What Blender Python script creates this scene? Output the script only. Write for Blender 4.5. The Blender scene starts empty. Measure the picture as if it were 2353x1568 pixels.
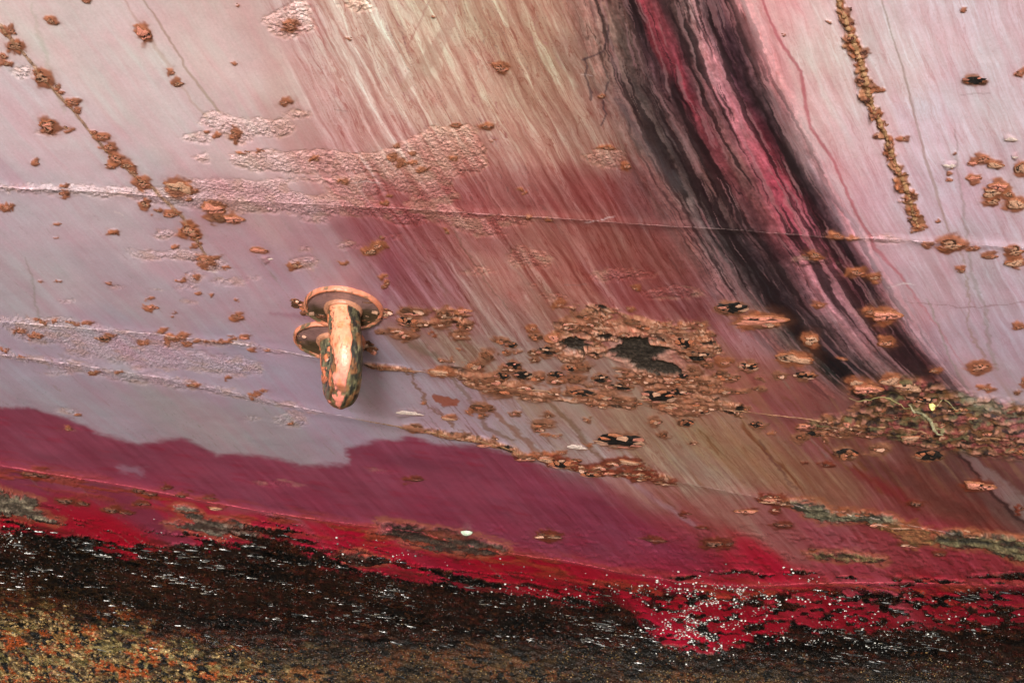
import bpy, math, random
import numpy as np
from mathutils import Matrix, Vector

# ------------------------------------------------------------------ camera, sky, sun, exposure
scene = bpy.context.scene
W, H = 2352.0, 1568.0                     # survey units used for all placements
PITCH = math.radians(20.0)                # camera looks down this much
HFOV = math.radians(40.0)
CAM = np.array([0.0, 0.0, 2.0])
cd = bpy.data.cameras.new("camera")
cam = bpy.data.objects.new("camera", cd)
scene.collection.objects.link(cam)
cam.location = CAM
cam.rotation_euler = (math.pi/2 - PITCH, 0, 0)
cd.sensor_width = 36.0
cd.lens = 18.0/math.tan(HFOV/2)
cd.clip_end = 500.0
scene.camera = cam

SUN_EL, SUN_AZ = math.radians(27.0), math.radians(-5.0)   # behind the camera, a little to the left
world = bpy.data.worlds.new("World"); scene.world = world
world.use_nodes = True
wn = world.node_tree.nodes; wn.clear()
sky = wn.new("ShaderNodeTexSky"); sky.sky_type = 'NISHITA'; sky.sun_disc = False
sdir = Vector((math.sin(SUN_AZ)*math.cos(SUN_EL), -math.cos(SUN_AZ)*math.cos(SUN_EL), math.sin(SUN_EL)))
sky.sun_elevation = SUN_EL
sky.sun_rotation = math.atan2(sdir.x, sdir.y)
sky.dust_density = 3.0; sky.air_density = 1.0; sky.ozone_density = 1.0
bg = wn.new("ShaderNodeBackground"); bg.inputs[1].default_value = 0.085
wo = wn.new("ShaderNodeOutputWorld")
world.node_tree.links.new(sky.outputs[0], bg.inputs[0]); world.node_tree.links.new(bg.outputs[0], wo.inputs[0])
sl = bpy.data.lights.new("sun", 'SUN'); sl.energy = 1.5; sl.angle = math.radians(10.0); sl.color = (1.0, 0.97, 0.94)
sun = bpy.data.objects.new("sun", sl); scene.collection.objects.link(sun)
sun.rotation_euler = sdir.to_track_quat('Z', 'Y').to_euler()
scene.view_settings.view_transform = 'Standard'
scene.view_settings.look = 'None'
scene.view_settings.gamma = 1.0
scene.view_settings.use_curve_mapping = False
scene.view_settings.exposure = 1.40
scene.render.engine = 'CYCLES'
GAIN = np.array([1.13, 1.04, .98])                               # photographed colour -> paint albedo

random.seed(7); RNG = np.random.RandomState(11)

# ------------------------------------------------------------------ noise helpers
PERM = RNG.permutation(256).astype(np.int32); PERM = np.concatenate([PERM, PERM, PERM])
VAL = RNG.rand(256).astype(np.float32)
def vn2(x, y, sd=0):
    x = np.asarray(x, np.float64)+sd*17.31; y = np.asarray(y, np.float64)+sd*7.77
    xi = np.floor(x).astype(np.int64); yi = np.floor(y).astype(np.int64)
    fx = (x-xi).astype(np.float32); fy = (y-yi).astype(np.float32)
    fx = fx*fx*(3-2*fx); fy = fy*fy*(3-2*fy)
    a0 = PERM[xi & 255]; a1 = PERM[(xi+1) & 255]; y0 = yi & 255; y1 = (yi+1) & 255
    v00 = VAL[PERM[a0+y0]]; v10 = VAL[PERM[a1+y0]]; v01 = VAL[PERM[a0+y1]]; v11 = VAL[PERM[a1+y1]]
    return (v00*(1-fx)+v10*fx)*(1-fy)+(v01*(1-fx)+v11*fx)*fy
def fbm2(x, y, oct=4, sd=0, gain=.5):
    r = 0; a = 1; t = 0
    for i in range(oct):
        r = r+a*vn2(x*2**i, y*2**i, sd+i*3); t += a; a *= gain
    return r/t
def vn3(p, sc, sd=0):
    x = p[..., 0]*sc+sd*11.3; y = p[..., 1]*sc+sd*5.7; z = p[..., 2]*sc+sd*3.1
    xi = np.floor(x).astype(np.int64); yi = np.floor(y).astype(np.int64); zi = np.floor(z).astype(np.int64)
    fx = (x-xi).astype(np.float32); fy = (y-yi).astype(np.float32); fz = (z-zi).astype(np.float32)
    fx = fx*fx*(3-2*fx); fy = fy*fy*(3-2*fy); fz = fz*fz*(3-2*fz)
    z0 = zi & 255; z1 = (zi+1) & 255
    def lay(a, yy):
        b = PERM[a+(yy & 255)]
        return VAL[PERM[b+z0]]*(1-fz)+VAL[PERM[b+z1]]*fz
    a0 = PERM[xi & 255]; a1 = PERM[(xi+1) & 255]
    return (lay(a0, yi)*(1-fx)+lay(a1, yi)*fx)*(1-fy)+(lay(a0, yi+1)*(1-fx)+lay(a1, yi+1)*fx)*fy
def fbm3(p, sc, oct=3, sd=0, gain=.5):
    r = 0; a = 1; t = 0
    for i in range(oct):
        r = r+a*vn3(p, sc*2**i, sd+i*3); t += a; a *= gain
    return r/t
def sstep(a, b, x):
    t = np.clip((x-a)/(b-a), 0, 1); return t*t*(3-2*t)
def lin(c):
    c = np.asarray(c, np.float32)/255.0
    return np.where(c <= .04045, c/12.92, ((c+.055)/1.055)**2.4)
def alb(c): return lin(c)/GAIN
def mixc(base, col, m):
    m = np.asarray(m)[..., None]
    return base*(1-m)+np.asarray(col, np.float32)*m

# ------------------------------------------------------------------ hull form
YC = 5*math.cos(PITCH); ZC = 2-5*math.sin(PITCH)
def hull_y(x, z):
    zr = z-ZC
    f = YC-.86*zr+.035*zr*zr-.11*x-.012*x*x
    zb = -2.85+.03*x+.04*np.sin(x*2.1)                # below this the plating turns upright (skeg)
    q = (zb-zr)/.10
    sp = np.where(q > 20, q, np.log1p(np.exp(np.minimum(q, 20))))*.10
    return f-.72*sp
def hull_n(x, z):
    e = 1e-3
    fx = (hull_y(x+e, z)-hull_y(x-e, z))/(2*e); fz = (hull_y(x, z+e)-hull_y(x, z-e))/(2*e)
    n = np.stack([fx, -np.ones_like(fx), fz], -1)
    return n/np.linalg.norm(n, axis=-1, keepdims=True)
def ray(u, v):
    px = (u-W/2)/(W/2)*math.tan(HFOV/2); py = -(v-H/2)/(W/2)*math.tan(HFOV/2)
    c, s = math.cos(PITCH), math.sin(PITCH)
    return np.stack([px, c+py*s, -s+py*c], -1)
def hit(u, v):
    u = np.asarray(u, np.float64); v = np.asarray(v, np.float64)
    d = ray(u, v)
    lo = np.full(u.shape, .5); hi = np.full(u.shape, 14.0)
    for _ in range(34):
        m = (lo+hi)/2; p = CAM+d*m[..., None]
        below = p[..., 1] < hull_y(p[..., 0], p[..., 2])
        lo = np.where(below, m, lo); hi = np.where(below, hi, m)
    p = CAM+d*lo[..., None]
    return p, hull_n(p[..., 0], p[..., 2])

def axis(n_margin, length, n_mid, marg):
    a = -marg*(np.linspace(1, 0, n_margin, endpoint=False)**1.3)
    b = np.linspace(0, length, n_mid)
    return np.concatenate([a, b, length-a[::-1]])
UA = axis(80, W, 1010, 1150); VA = axis(60, H, 700, 560)
U, V = np.meshgrid(UA, VA)
P, N = hit(U, V)
print("hull x", P[..., 0].min(), P[..., 0].max(), "z", P[..., 2].min(), P[..., 2].max(), "y", P[..., 1].min(), P[..., 1].max())
shape = U.shape

# run-off coordinate: every drip line on the plating keeps one value of SW
def slope(u, v):
    x = u/W; y = v/H
    yc = np.clip(y, -.3, 1.2)
    return np.clip(np.interp(x, [0, .12, .3, .6, 1.0], [.80, .72, .47, .42, .32])+.88*yc*np.abs(yc)**.15*np.clip(1.0-.25*x, 0, 1), .05, 2.2)
SW = U.copy(); vv = V.copy()
for i in range(40):
    dv = -V/40.0
    k = slope(SW, vv); SW2 = SW+k*dv*.5
    SW = SW+slope(SW2, vv+dv*.5)*dv; vv = vv+dv

SW = SW+(fbm2(U/150., V/150., 2, 6)-.5)*16+(fbm2(SW/11., V/46., 2, 8)-.5)*11+(fbm2(SW/5., V/16., 2, 9)-.5)*3.5
# ------------------------------------------------------------------ drawing helpers on the plating
n_lo = fbm3(P, 4.0, 3, 1); n_mid = fbm3(P, 16.0, 3, 2); n_hi = fbm3(P, 60.0, 2, 3); n_fine = vn3(P, 170.0, 9)
WU = U+(n_mid-.5)*34+(n_hi-.5)*22; WV = V+(np.roll(n_mid, 40, 1)-.5)*20+(np.roll(n_hi, 31, 1)-.5)*12
def poly_sd(pts, x=None, y=None):
    x = WU if x is None else x; y = WV if y is None else y
    pts = np.array(pts, float); inside = np.zeros(x.shape, bool); d = np.full(x.shape, 1e9)
    for i in range(len(pts)):
        a = pts[i]; b = pts[(i+1) % len(pts)]
        e = b-a; t = np.clip(((x-a[0])*e[0]+(y-a[1])*e[1])/(e@e+1e-9), 0, 1)
        d = np.minimum(d, np.hypot(x-a[0]-t*e[0], (y-a[1]-t*e[1])))
        c = ((a[1] > y) != (b[1] > y)) & (x < (b[0]-a[0])*(y-a[1])/(b[1]-a[1]+1e-12)+a[0])
        inside ^= c
    return np.where(inside, -d, d)
def ell_sd(cx, cy, rx, ry):
    q = np.hypot((WU-cx)/rx, (WV-cy)/ry); return (q-1)*min(rx, ry)
def line_y(pts, u):
    pts = np.array(pts, float); x = pts[:, 0]; y = pts[:, 1]
    r = np.interp(u, x, y)
    r = np.where(u < x[0], y[0]+(u-x[0])*(y[1]-y[0])/(x[1]-x[0]), r)
    return np.where(u > x[-1], y[-1]+(u-x[-1])*(y[-1]-y[-2])/(x[-1]-x[-2]), r)
def tile(ix, iy, x, y):
    return ((0, 777.0, 1558.8)[ix]+x*.3407, (0, 518.0, 1033.5)[iy]+y*.3407)

S1 = [(0,430),(200,437),(400,450),(640,463),(900,477),(1100,490),(1300,500),(1500,515),(1700,526),(1900,540),(2100,550),(2352,567)]
S2 = [(0,737),(150,748),(350,765),(560,790),(720,818),(860,838),(1000,855),(1100,872),(1200,890),(1350,905),(1500,920),(1654,937),(1866,961),(2100,985),(2352,1010)]
S3 = [(0,812),(150,832),(350,860),(500,890),(700,935),(850,965),(960,985),(1100,1008),(1200,1040),(1350,1075),(1480,1087),(1600,1110),(1750,1140),(1850,1160),(2000,1185),(2150,1215),(2352,1240)]
S4 = [(0,1068),(150,1090),(300,1115),(450,1145),(600,1170),(800,1198),(950,1216),(1200,1270),(1300,1285),(1450,1315),(1560,1333),(1700,1343),(1900,1336),(2100,1336),(2352,1340)]
GL = [(1915,-60),(1926,0),(1960,90),(1985,170),(2000,235),(2030,300),(2055,370),(2085,440),(2106,515)]   # rusty butt weld
LL = [(-60,-10),(0,60),(100,180),(170,255),(240,340),(300,395),(345,425),(420,500),(475,590)]           # left butt weld
def line_x(pts, v):
    p = [(b, a) for a, b in pts]; return line_y(p, v)

# ------------------------------------------------------------------ paint colours
CTRL = """0 0 204 182 182;300 60 204 181 182;120 300 199 176 181;380 250 200 177 180;500 120 202 177 176;560 330 196 168 170;200 390 192 170 176;60 500 178 158 166;
250 520 176 156 163;420 560 174 150 158;100 620 172 154 161;300 680 166 146 154;560 600 172 142 150;520 700 164 140 149;620 500 178 140 145;650 640 162 132 142;700 560 165 128 136;
60 700 166 148 156;300 780 160 140 152;100 790 158 139 152;400 830 160 139 154;620 860 156 136 152;200 900 154 138 150;450 960 152 136 142;640 1000 150 134 142;720 900 154 135 150;860 900 158 136 150;900 960 156 136 146;
640 60 198 166 164;700 200 194 160 156;720 330 186 142 140;800 120 198 174 166;860 60 196 172 160;900 200 196 168 158;960 120 194 168 152;900 300 188 150 144;1000 250 188 158 144;1030 80 190 166 148;1100 150 178 142 128;1120 60 172 140 122;
1150 260 176 138 124;1200 120 172 140 120;1260 60 166 132 114;1250 200 168 134 118;1300 250 158 124 110;1320 120 150 118 106;1200 330 168 122 112;1350 320 150 112 102;1150 360 166 112 106;1000 380 170 122 114;1420 260 138 104 96;
1060 450 158 92 92;1200 450 146 82 80;1350 450 136 78 74;1480 450 122 72 72;950 520 150 88 90;1100 560 160 104 100;1250 540 152 96 88;1400 560 138 84 76;1520 600 128 74 68;1000 620 148 96 98;1150 640 164 114 104;1300 640 154 98 88;1450 680 138 80 78;1600 700 120 68 68;
900 600 142 84 92;880 680 150 106 114;1000 700 148 100 104;1150 720 150 110 102;1300 720 144 96 86;940 780 146 112 108;1050 800 138 112 98;1200 800 142 118 110;920 830 148 128 138;1000 900 160 138 150;1100 930 158 136 146;1060 980 160 138 148;1250 850 150 122 118;1350 870 154 124 116;1500 860 152 116 104;
1600 800 150 104 96;1700 760 160 114 118;1660 860 150 96 84;1750 860 138 80 72;1800 940 130 72 72;1650 940 150 108 92;1300 960 152 124 112;1450 960 150 118 100;1200 1000 158 136 138;1350 1020 154 130 128;1500 1030 150 120 102;1650 1020 146 112 88;1600 1080 146 118 104;1780 1050 138 98 78;1850 1000 130 72 72;
1950 1040 120 70 64;1900 1110 132 88 72;2050 1100 114 54 52;2000 980 120 74 70;2150 1130 112 58 50;2250 1180 108 52 46;2300 1100 112 64 62;2340 1150 104 82 78;2200 1080 96 62 58;
1500 1130 150 98 92;1700 1190 148 100 92;1600 1220 140 66 72;1800 1220 142 80 80;1900 1240 144 72 80;2050 1230 138 56 64;2200 1270 136 46 58;2320 1290 130 44 52;1750 1290 165 21 49;1950 1300 146 54 68;
1790 80 214 160 160;1800 180 214 150 154;1850 120 216 190 188;1900 230 210 182 182;1880 300 208 168 170;1940 400 204 160 166;1960 300 206 180 184;2000 450 196 158 168;2040 150 208 186 188;2150 100 208 188 192;2300 60 204 184 190;2250 250 202 184 190;2150 300 202 182 190;2330 400 192 172 180;
2150 480 192 168 178;2250 500 188 166 176;2040 560 192 158 166;2120 650 182 150 160;2250 650 178 156 166;2080 720 186 144 152;2300 780 172 150 162;2180 800 178 148 160;2320 880 168 146 156;2240 880 172 142 150;2130 640 184 150 160;
0 1000 152 136 146;200 1040 152 134 146;500 1080 150 132 140;800 1090 150 130 142;1100 1080 150 128 140;1300 1180 128 60 74;1400 1230 128 44 60;
60 1110 120 52 73;300 1160 122 45 65;180 1190 149 15 38;60 1200 156 12 37;260 1230 152 9 33;450 1190 158 19 49;650 1230 156 17 47;850 1260 161 14 44;1100 1290 149 11 35;1000 1250 144 15 43;1250 1300 147 11 35;1350 1320 149 10 35;1500 1310 152 13 42;1550 1400 147 4 30;1700 1420 144 7 32;1950 1400 132 8 30;2200 1400 128 11 30;2330 1380 126 15 35;1600 1480 156 15 44;1500 1270 144 18 44;1650 1290 138 13 35"""
ctrl = np.array([[float(q) for q in r.split()] for r in CTRL.replace("\n", "").split(";")])
cw = ctrl[:, 0].copy(); cvv = ctrl[:, 1].copy()
for i in range(40):
    dv = -ctrl[:, 1]/40.0; k = slope(cw, cvv); c2 = cw+k*dv*.5; cw = cw+slope(c2, cvv+dv*.5)*dv; cvv = cvv+dv
ctrl_a = alb(ctrl[:, 2:])
num = np.zeros(shape+(3,), np.float32); den = np.zeros(shape, np.float32)
jw = SW+(fbm2(SW/26., V/260., 3, 5)-.5)*95; jv = V+(n_lo-.5)*50
for i in range(len(ctrl)):
    dx = (jw-cw[i])/62.; dy = (jv-ctrl[i, 1])/66.
    d2 = (dx*dx+dy*dy).astype(np.float32)
    k = 1.0/(1+d2)**3.2
    num += k[..., None]*ctrl_a[i]; den += k
COL = num/den[..., None]
del num, den

# streaked staining along the run-off, strongest in the middle of the top half
sw_m = SW/100.0
st1 = fbm2(sw_m*7.0, V/230., 3, 21); st2 = fbm2(sw_m*22+st1*1.5, V/120.+st1, 3, 25); st3 = fbm2(sw_m*60, V/90., 2, 29)
amp = sstep(560, 720, U-.35*V)*sstep(1000, 700, V)*.9+sstep(850, 1050, V)*sstep(1000, 1300, U)*.55+.09
amp = amp*np.where(SW > 1700, .35, 1.0)
STREAK = (np.clip(amp, 0, 1)*.85).astype(np.float32)
f = (st1-.5)*1.25+(st2-.5)*.8
uc = sstep(600, 760, U-.3*V)*sstep(1420, 1250, U-.3*V)*sstep(440, 340, V)
COL = COL*(1+uc[..., None]*np.array([.10, .08, .06]))
COL = COL*np.exp((f*amp)[..., None]*np.array([.6, 1.1, 1.15]))
# thin branching drip lines
def drips(freq, sd, vs, width, thr):
    n = fbm2(sw_m*freq, V/vs, 2, sd)+.09*vn2(sw_m*2, V/18., sd+2)
    return sstep(width, 0, np.abs(n-.5))*sstep(thr, thr+.15, fbm2(sw_m*1.7, V/160., 2, sd+5))
m = drips(9, 41, 420., .018, .42)*sstep(570, 700, U-.3*V)*sstep(430, 330, V)*sstep(1500, 1250, U)
COL = mixc(COL, alb((160, 105, 105)), m*.75)
m = drips(14, 47, 300., .014, .45)*sstep(640, 900, U-.3*V)*sstep(800, 450, V)*sstep(1900, 1500, U)
COL = mixc(COL, alb((104, 78, 74)), m*.6)
m = drips(5, 53, 500., .010, .40)*sstep(250, 700, V)*sstep(1400, 1000, U)
COL = mixc(COL, alb((128, 110, 100)), m*.5)
m = drips(12, 59, 700., .010, .38)*sstep(820, 900, V)*sstep(1120, 1000, V)
COL = mixc(COL, alb((112, 104, 92)), m*.55)
# brown-orange runs below the flaked area
m = drips(5, 61, 300., .05, .45)*sstep(860, 930, V)*sstep(1230, 1080, V)*sstep(900, 1050, U)*sstep(2300, 2000, U)
COL = mixc(COL, alb((112, 62, 36)), m*.78)
m = sstep(.55, .75, fbm2(sw_m*8, V/200., 3, 67))*sstep(820, 930, V)*sstep(1200, 1060, V)*sstep(1000, 1200, U)
COL = mixc(COL, alb((150, 114, 80)), m*.28)
# tan strip of old scraped paint near the top
def stroke(pts, width, col, a, soft=.5, warp=1.0):
    pts = np.array(pts, float); mw = float(np.max(width))+50
    i0, i1 = np.searchsorted(UA, [pts[:, 0].min()-mw, pts[:, 0].max()+mw]); j0, j1 = np.searchsorted(VA, [pts[:, 1].min()-mw, pts[:, 1].max()+mw])
    R_ = (slice(j0, j1), slice(i0, i1)); u_, v_ = U[R_], V[R_]
    x = u_+(WU[R_]-u_)*warp; y = v_+(WV[R_]-v_)*warp; d = np.full(x.shape, 1e9); tt = np.zeros(x.shape)
    L = 0; seg = np.hypot(*(pts[1:]-pts[:-1]).T); tot = seg.sum()
    for i in range(len(pts)-1):
        a0 = pts[i]; e = pts[i+1]-a0; t = np.clip(((x-a0[0])*e[0]+(y-a0[1])*e[1])/(e@e), 0, 1)
        q = np.hypot(x-a0[0]-t*e[0], y-a0[1]-t*e[1]); b = q < d; d = np.where(b, q, d); tt = np.where(b, (L+t*seg[i])/tot, tt); L += seg[i]
    wd = np.interp(tt, np.linspace(0, 1, len(width)), width) if hasattr(width, '__len__') else width
    aa = np.interp(tt, np.linspace(0, 1, len(a)), a) if hasattr(a, '__len__') else a
    m = sstep(wd, wd*(1-soft), d)*aa
    COL[R_] = mixc(COL[R_], alb(col), m)
    full = np.zeros(shape); full[R_] = m; return full
stroke([(1042,0),(1030,60),(1000,120),(960,170),(930,200)], [14,14,18,24,12], (184,150,134), .7, .3, .4)
stroke([(985,0),(960,60),(935,110)], 3, (170,120,110), .6, .6, .3)
# named stains on the pale areas
stroke([(1752,0),(1768,50),(1800,110),(1838,165),(1850,240),(1865,300),(1915,370),(1945,440),(1985,520),(2010,570),(2060,620),(2110,690),(2160,760),(2220,850)], [5,6,7,6,6,8,5,4,3], (172,88,96), [.75,.8,.8,.85,.8,.75,.6,.4,.3], .8, .25)
stroke([(2025,0),(2045,70),(2075,160),(2100,260),(2125,360),(2150,440),(2180,530)], [3,3,4,4,5,6,3], (150,125,112), .65, .7, .15)
stroke([(2195,300),(2200,400),(2215,470),(2222,560),(2235,640),(2262,700),(2275,800),(2290,850)], [3,4,5,4,6,7,5], (140,126,120), .5, .7, .5)
stroke([(2208,560),(2225,660),(2222,740),(2262,820)], [3,5,4,6], (146,120,104), .5, .7, .6)
stroke([(2130,690),(2190,840),(2225,900)], [3,4,6], (136,128,116), .5, .7, .4)
stroke([(285,0),(330,70),(400,165),(440,230),(480,270)], [3,8,7,6,4], (176,142,130), .5, .8, .3)
stroke([(330,0),(372,60),(420,140),(470,210),(505,255)], [3,4,4,5,5], (158,134,118), .7, .7, .25)
stroke([(75,10),(85,60),(110,150),(150,260)], [5,9,8,4], (168,160,146), .35, .9, .5)
stroke([(60,590),(75,650),(85,710),(92,735)], [3,5,6,5], (128,118,108), .45, .9, .4)
stroke(LL[1:], [4,6,5,7,4], (150,118,98), .75, .6, .3)
stroke(GL, [24,26,22,20,24,22], (205,160,150), .5, .9, .4)
gm = stroke(GL, [18,17,14,13,16,15], (140,92,52), .9, .35, 1.3); GSEAM = gm*.9
stroke([(2146,-20),(2160,40),(2120,120)], 3, (150,145,140), .0)
stroke([(970,560),(1005,640),(1040,720),(1080,800)], [4,5,6,4], (132,88,80), .45, .8, .6)
stroke([(1040,530),(1070,580),(1110,640),(1170,720)], [3,4,4,3], (110,80,66), .5, .7, .5)
stroke([(880,560),(900,640),(880,700)], [10,30,10], (136,70,86), .4, .9, .8)
stroke([(620,720),(700,730),(760,745)], [6,16,22], (140,92,106), .45, .95, .6)
stroke([(940,850),(985,930),(1045,985)], [3,4,5], (116,74,40), .7, .6, .8)
stroke([(1030,850),(1085,930),(1130,990),(1180,1010)], [6,8,8,5], (112,76,48), .6, .7, .6)
stroke([(1225,895),(1300,960),(1360,1030),(1420,1080)], [5,8,7,5], (108,72,42), .6, .7, .5)
stroke([(1100,900),(1170,980),(1240,1040)], [4,9,8], (126,78,40), .6, .7, .5)
stroke([(940,790),(985,810),(1015,830)], [10,22,12], (98,88,66), .55, .9, .8)
stroke([(1060,785),(1090,810)], 14, (112,96,72), .45, .95, .8)
stroke([(1530,1080),(1600,1180),(1680,1240)], [8,22,24], (132,70,58), .4, .9, .6)
stroke([(1350,1080),(1440,1150),(1560,1240)], [12,18,20], (128,44,34), .5, .9, .4)
stroke([(1420,1080),(1500,1140),(1600,1210)], [8,10,8], (158,122,132), .5, .9, .4)

stroke([(2085,690),(2130,700),(2200,706),(2260,702),(2352,694)], 1.6, (140,108,112), .6, .6, .5)
stroke([(2040,660),(2075,650),(2100,652)], 1.5, (222,206,206), .6, .6, .4)
stroke([(2050,780),(2090,776),(2110,778)], 1.5, (222,206,206), .6, .6, .4)
for q in range(12):
    x0 = random.uniform(60, 2250); y0 = random.uniform(120, 980); a_ = random.uniform(-.5, .5); l_ = random.uniform(24, 80)
    stroke([(x0, y0), (x0+l_*.5, y0+a_*l_*.5+random.uniform(-4, 4)), (x0+l_, y0+a_*l_)], 1.5, random.choice([(216,200,198), (120,98,96), (210,186,184)]), .45, .6, .3)
# darker maroon patches with their own outlines
sd = poly_sd([(1118,383),(1200,380),(1330,384),(1450,384),(1560,392),(1640,420),(1760,620),(1680,760),(1500,720),(1320,650),(1180,600),(980,560),(880,560),(900,470),(1000,420)])
COL = COL*(1-.12*sstep(6, -10, sd)[..., None]*np.array([.7, 1.2, 1.05]))
mar = [(-700,925),(0,937),(60,935),(160,960),(240,1000),(320,1020),(420,1003),(450,1016),(500,1045),(560,1040),(640,1050),(690,1072),(800,1062),(795,1030),(830,1015),(900,1008),(940,1000),(1010,1018),(1100,1026),(1200,1046),(1300,1080),(1400,1098),(1500,1160),(1640,1260),(1700,1330),(-700,1330)]
sdm = poly_sd(mar, U+(WU-U)*.5, V+(WV-V)*.5)+(fbm2(U/120.+V/300., (V-.16*U)/12., 3, 73)-.5)*12
mm = sstep(7, -9, sdm); mm = mm*(1-sstep(1150, 1500, U)*(1-sstep(40, -90, sdm)))*sstep(8, -2, V-line_y(S4, U))
strk = fbm2(U/240.+V/400., (V-.16*U)/16., 3, 71)
mc = alb((126, 53, 73))*(1+.35*(strk-.5)+.3*(n_lo-.5))[..., None]
COL = COL*(1-mm[..., None]*.96)+mc*(mm*.96)[..., None]
pale = 0*sstep(.66, .8, fbm2(U/120., V/34., 3, 75)+.1*sstep(20, 0, np.abs(sdm+25)))*mm*.25
COL = mixc(COL, alb((160, 136, 148)), pale)
m = stroke([(285,1080),(322,1086)], 18, (150,124,142), .4, .98, 1.2)
stroke([(1080,1015),(1130,1018)], 14, (150,120,136), .3, .95, .6)
red = fbm2(U/60., (V-.15*U)/6., 2, 77)
COL = mixc(COL, alb((132, 36, 56)), sstep(.66, .8, red)*mm*.4)
COL = COL*(1+mm[..., None]*(fbm2(sw_m*9, V/90., 4, 79)-.5)[..., None]*np.array([.35, .6, .55]))

# ------------------------------------------------------------------ the dark run-off ribbon
RV = [-60, 0, 200, 400, 550, 700, 800, 900, 960]
RL = np.interp(V, RV, [1325, 1340, 1400, 1500, 1580, 1680, 1780, 1900, 1990])
RR = np.interp(V, RV, [1680, 1705, 1785, 1888, 1975, 2062, 2130, 2215, 2280])
rb = (U-RL)/(RR-RL)
rb0 = rb
rb = rb+(fbm2(rb*9, V/170., 3, 81)-.5)*.10+(fbm2(rb*40, V/60., 2, 85)-.5)*.03
ROWS = [(0, [(0,156,118,106),(.1,120,90,80),(.2,92,66,60),(.24,80,56,52),(.29,40,26,30),(.34,50,28,32),(.38,146,50,64),(.42,104,48,54),(.48,60,40,42),(.58,100,74,72),(.66,170,130,128),(.73,120,90,92),(.79,52,32,40),(.86,84,54,62),(.93,160,100,100),(1,212,136,140)]),
 (200, [(0,124,92,86),(.15,84,66,64),(.3,70,46,50),(.38,40,24,28),(.44,142,50,66),(.49,100,48,58),(.56,84,56,58),(.66,184,116,126),(.71,176,110,122),(.77,84,50,62),(.84,56,36,42),(.91,100,68,74),(.96,176,112,118),(1,212,148,152)]),
 (400, [(0,118,82,78),(.12,92,78,74),(.2,56,44,46),(.28,96,66,64),(.36,76,40,44),(.46,108,54,58),(.54,126,82,80),(.62,130,66,76),(.7,170,56,78),(.76,110,30,44),(.84,52,28,34),(.92,58,42,46),(.97,110,76,84),(1,192,132,142)]),
 (550, [(0,120,76,72),(.12,104,84,84),(.2,60,50,50),(.3,46,34,36),(.38,84,58,60),(.46,56,34,38),(.56,112,58,64),(.66,150,72,86),(.74,170,88,104),(.8,96,40,50),(.87,46,28,34),(.94,82,54,62),(1,184,118,128)]),
 (700, [(0,132,88,90),(.1,128,100,100),(.18,70,52,54),(.26,36,28,32),(.36,44,32,36),(.46,88,60,64),(.56,146,98,108),(.66,160,110,120),(.76,112,64,70),(.85,60,38,44),(.93,92,58,62),(1,172,112,122)]),
 (850, [(0,134,76,74),(.08,104,70,64),(.16,52,48,46),(.26,22,22,25),(.4,40,32,36),(.5,92,66,68),(.62,116,84,86),(.74,84,48,52),(.86,66,40,44),(.94,116,66,68),(1,168,122,132)]),
 (930, [(0,128,74,70),(.15,60,50,46),(.3,24,22,22),(.5,60,44,42),(.75,84,58,44),(1,150,110,112)])]
rbc = np.clip(rb, 0, 1); stack = []
for v, cs in ROWS:
    x = [c[0] for c in cs]; cc = alb(np.array([c[1:] for c in cs]))
    stack.append(np.stack([np.interp(rbc, x, cc[:, k]) for k in range(3)], -1))
vv = V+(fbm2(rb*14, V/200., 2, 88)-.5)*60
rvs = [r[0] for r in ROWS]; idx = np.clip(np.searchsorted(rvs, vv)-1, 0, len(rvs)-2)
RC = np.zeros(shape+(3,), np.float32)
for i in range(len(rvs)-1):
    m = idx == i; t = np.clip((vv[m]-rvs[i])/(rvs[i+1]-rvs[i]), 0, 1)[:, None]
    RC[m] = stack[i][m]*(1-t)+stack[i+1][m]*t
del stack
wob = (fbm2(rb0*5, V/90., 2, 90)-.5)*.05+(fbm2(rb0*22, V/22., 3, 92)-.5)*.03+(n_hi-.5)*.012
rq = rb0+wob
rs = (fbm2(rq*30, V/200., 4, 91, .62)-.5)*2.6+(fbm3(P, 14, 3, 93)-.5)*1.2+(fbm2(rq*55, V/34., 3, 95)-.5)*1.5+(n_hi-.5)*1.2+(n_fine-.5)*.8
lum = RC.mean(-1, keepdims=True); RC = lum+(RC-lum)*.86
RC = RC*np.exp(rs*.62)[..., None]
ink = sstep(.56, .62, fbm2(rq*30, V/260., 4, 97, .62)+.12*(fbm3(P, 5, 2, 98)-.5)-.05*sstep(.3, .0, rb0)*sstep(420, 250, V))
RC = mixc(RC, alb((34, 23, 25)), ink*.78)
thin = sstep(.022, .006, np.abs(fbm2(rq*20, V/210., 3, 103)-.5))*sstep(.42, .55, fbm2(rq*6, V/90., 2, 104))
RC = mixc(RC, alb((34, 20, 24)), thin*.8)
gr = sstep(.57, .63, fbm2(rq*26, V/170., 4, 99, .6))*sstep(.0, .1, rb0)*(1-ink)
RC = mixc(RC, alb((150, 112, 114)), gr*.45)
ew = .06+.09*fbm2(rb0*3, V/80., 2, 101)
rm = sstep(-.03-2*ew, ew, rb)*sstep(1+ew*1.2, 1-ew, rb)*sstep(950, 890, V+(n_mid-.5)*60+20*np.sin(U/60.))
COL = COL*(1-rm[..., None])+RC*rm[..., None]
STREAK = STREAK*(1-rm)+.50*rm
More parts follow.
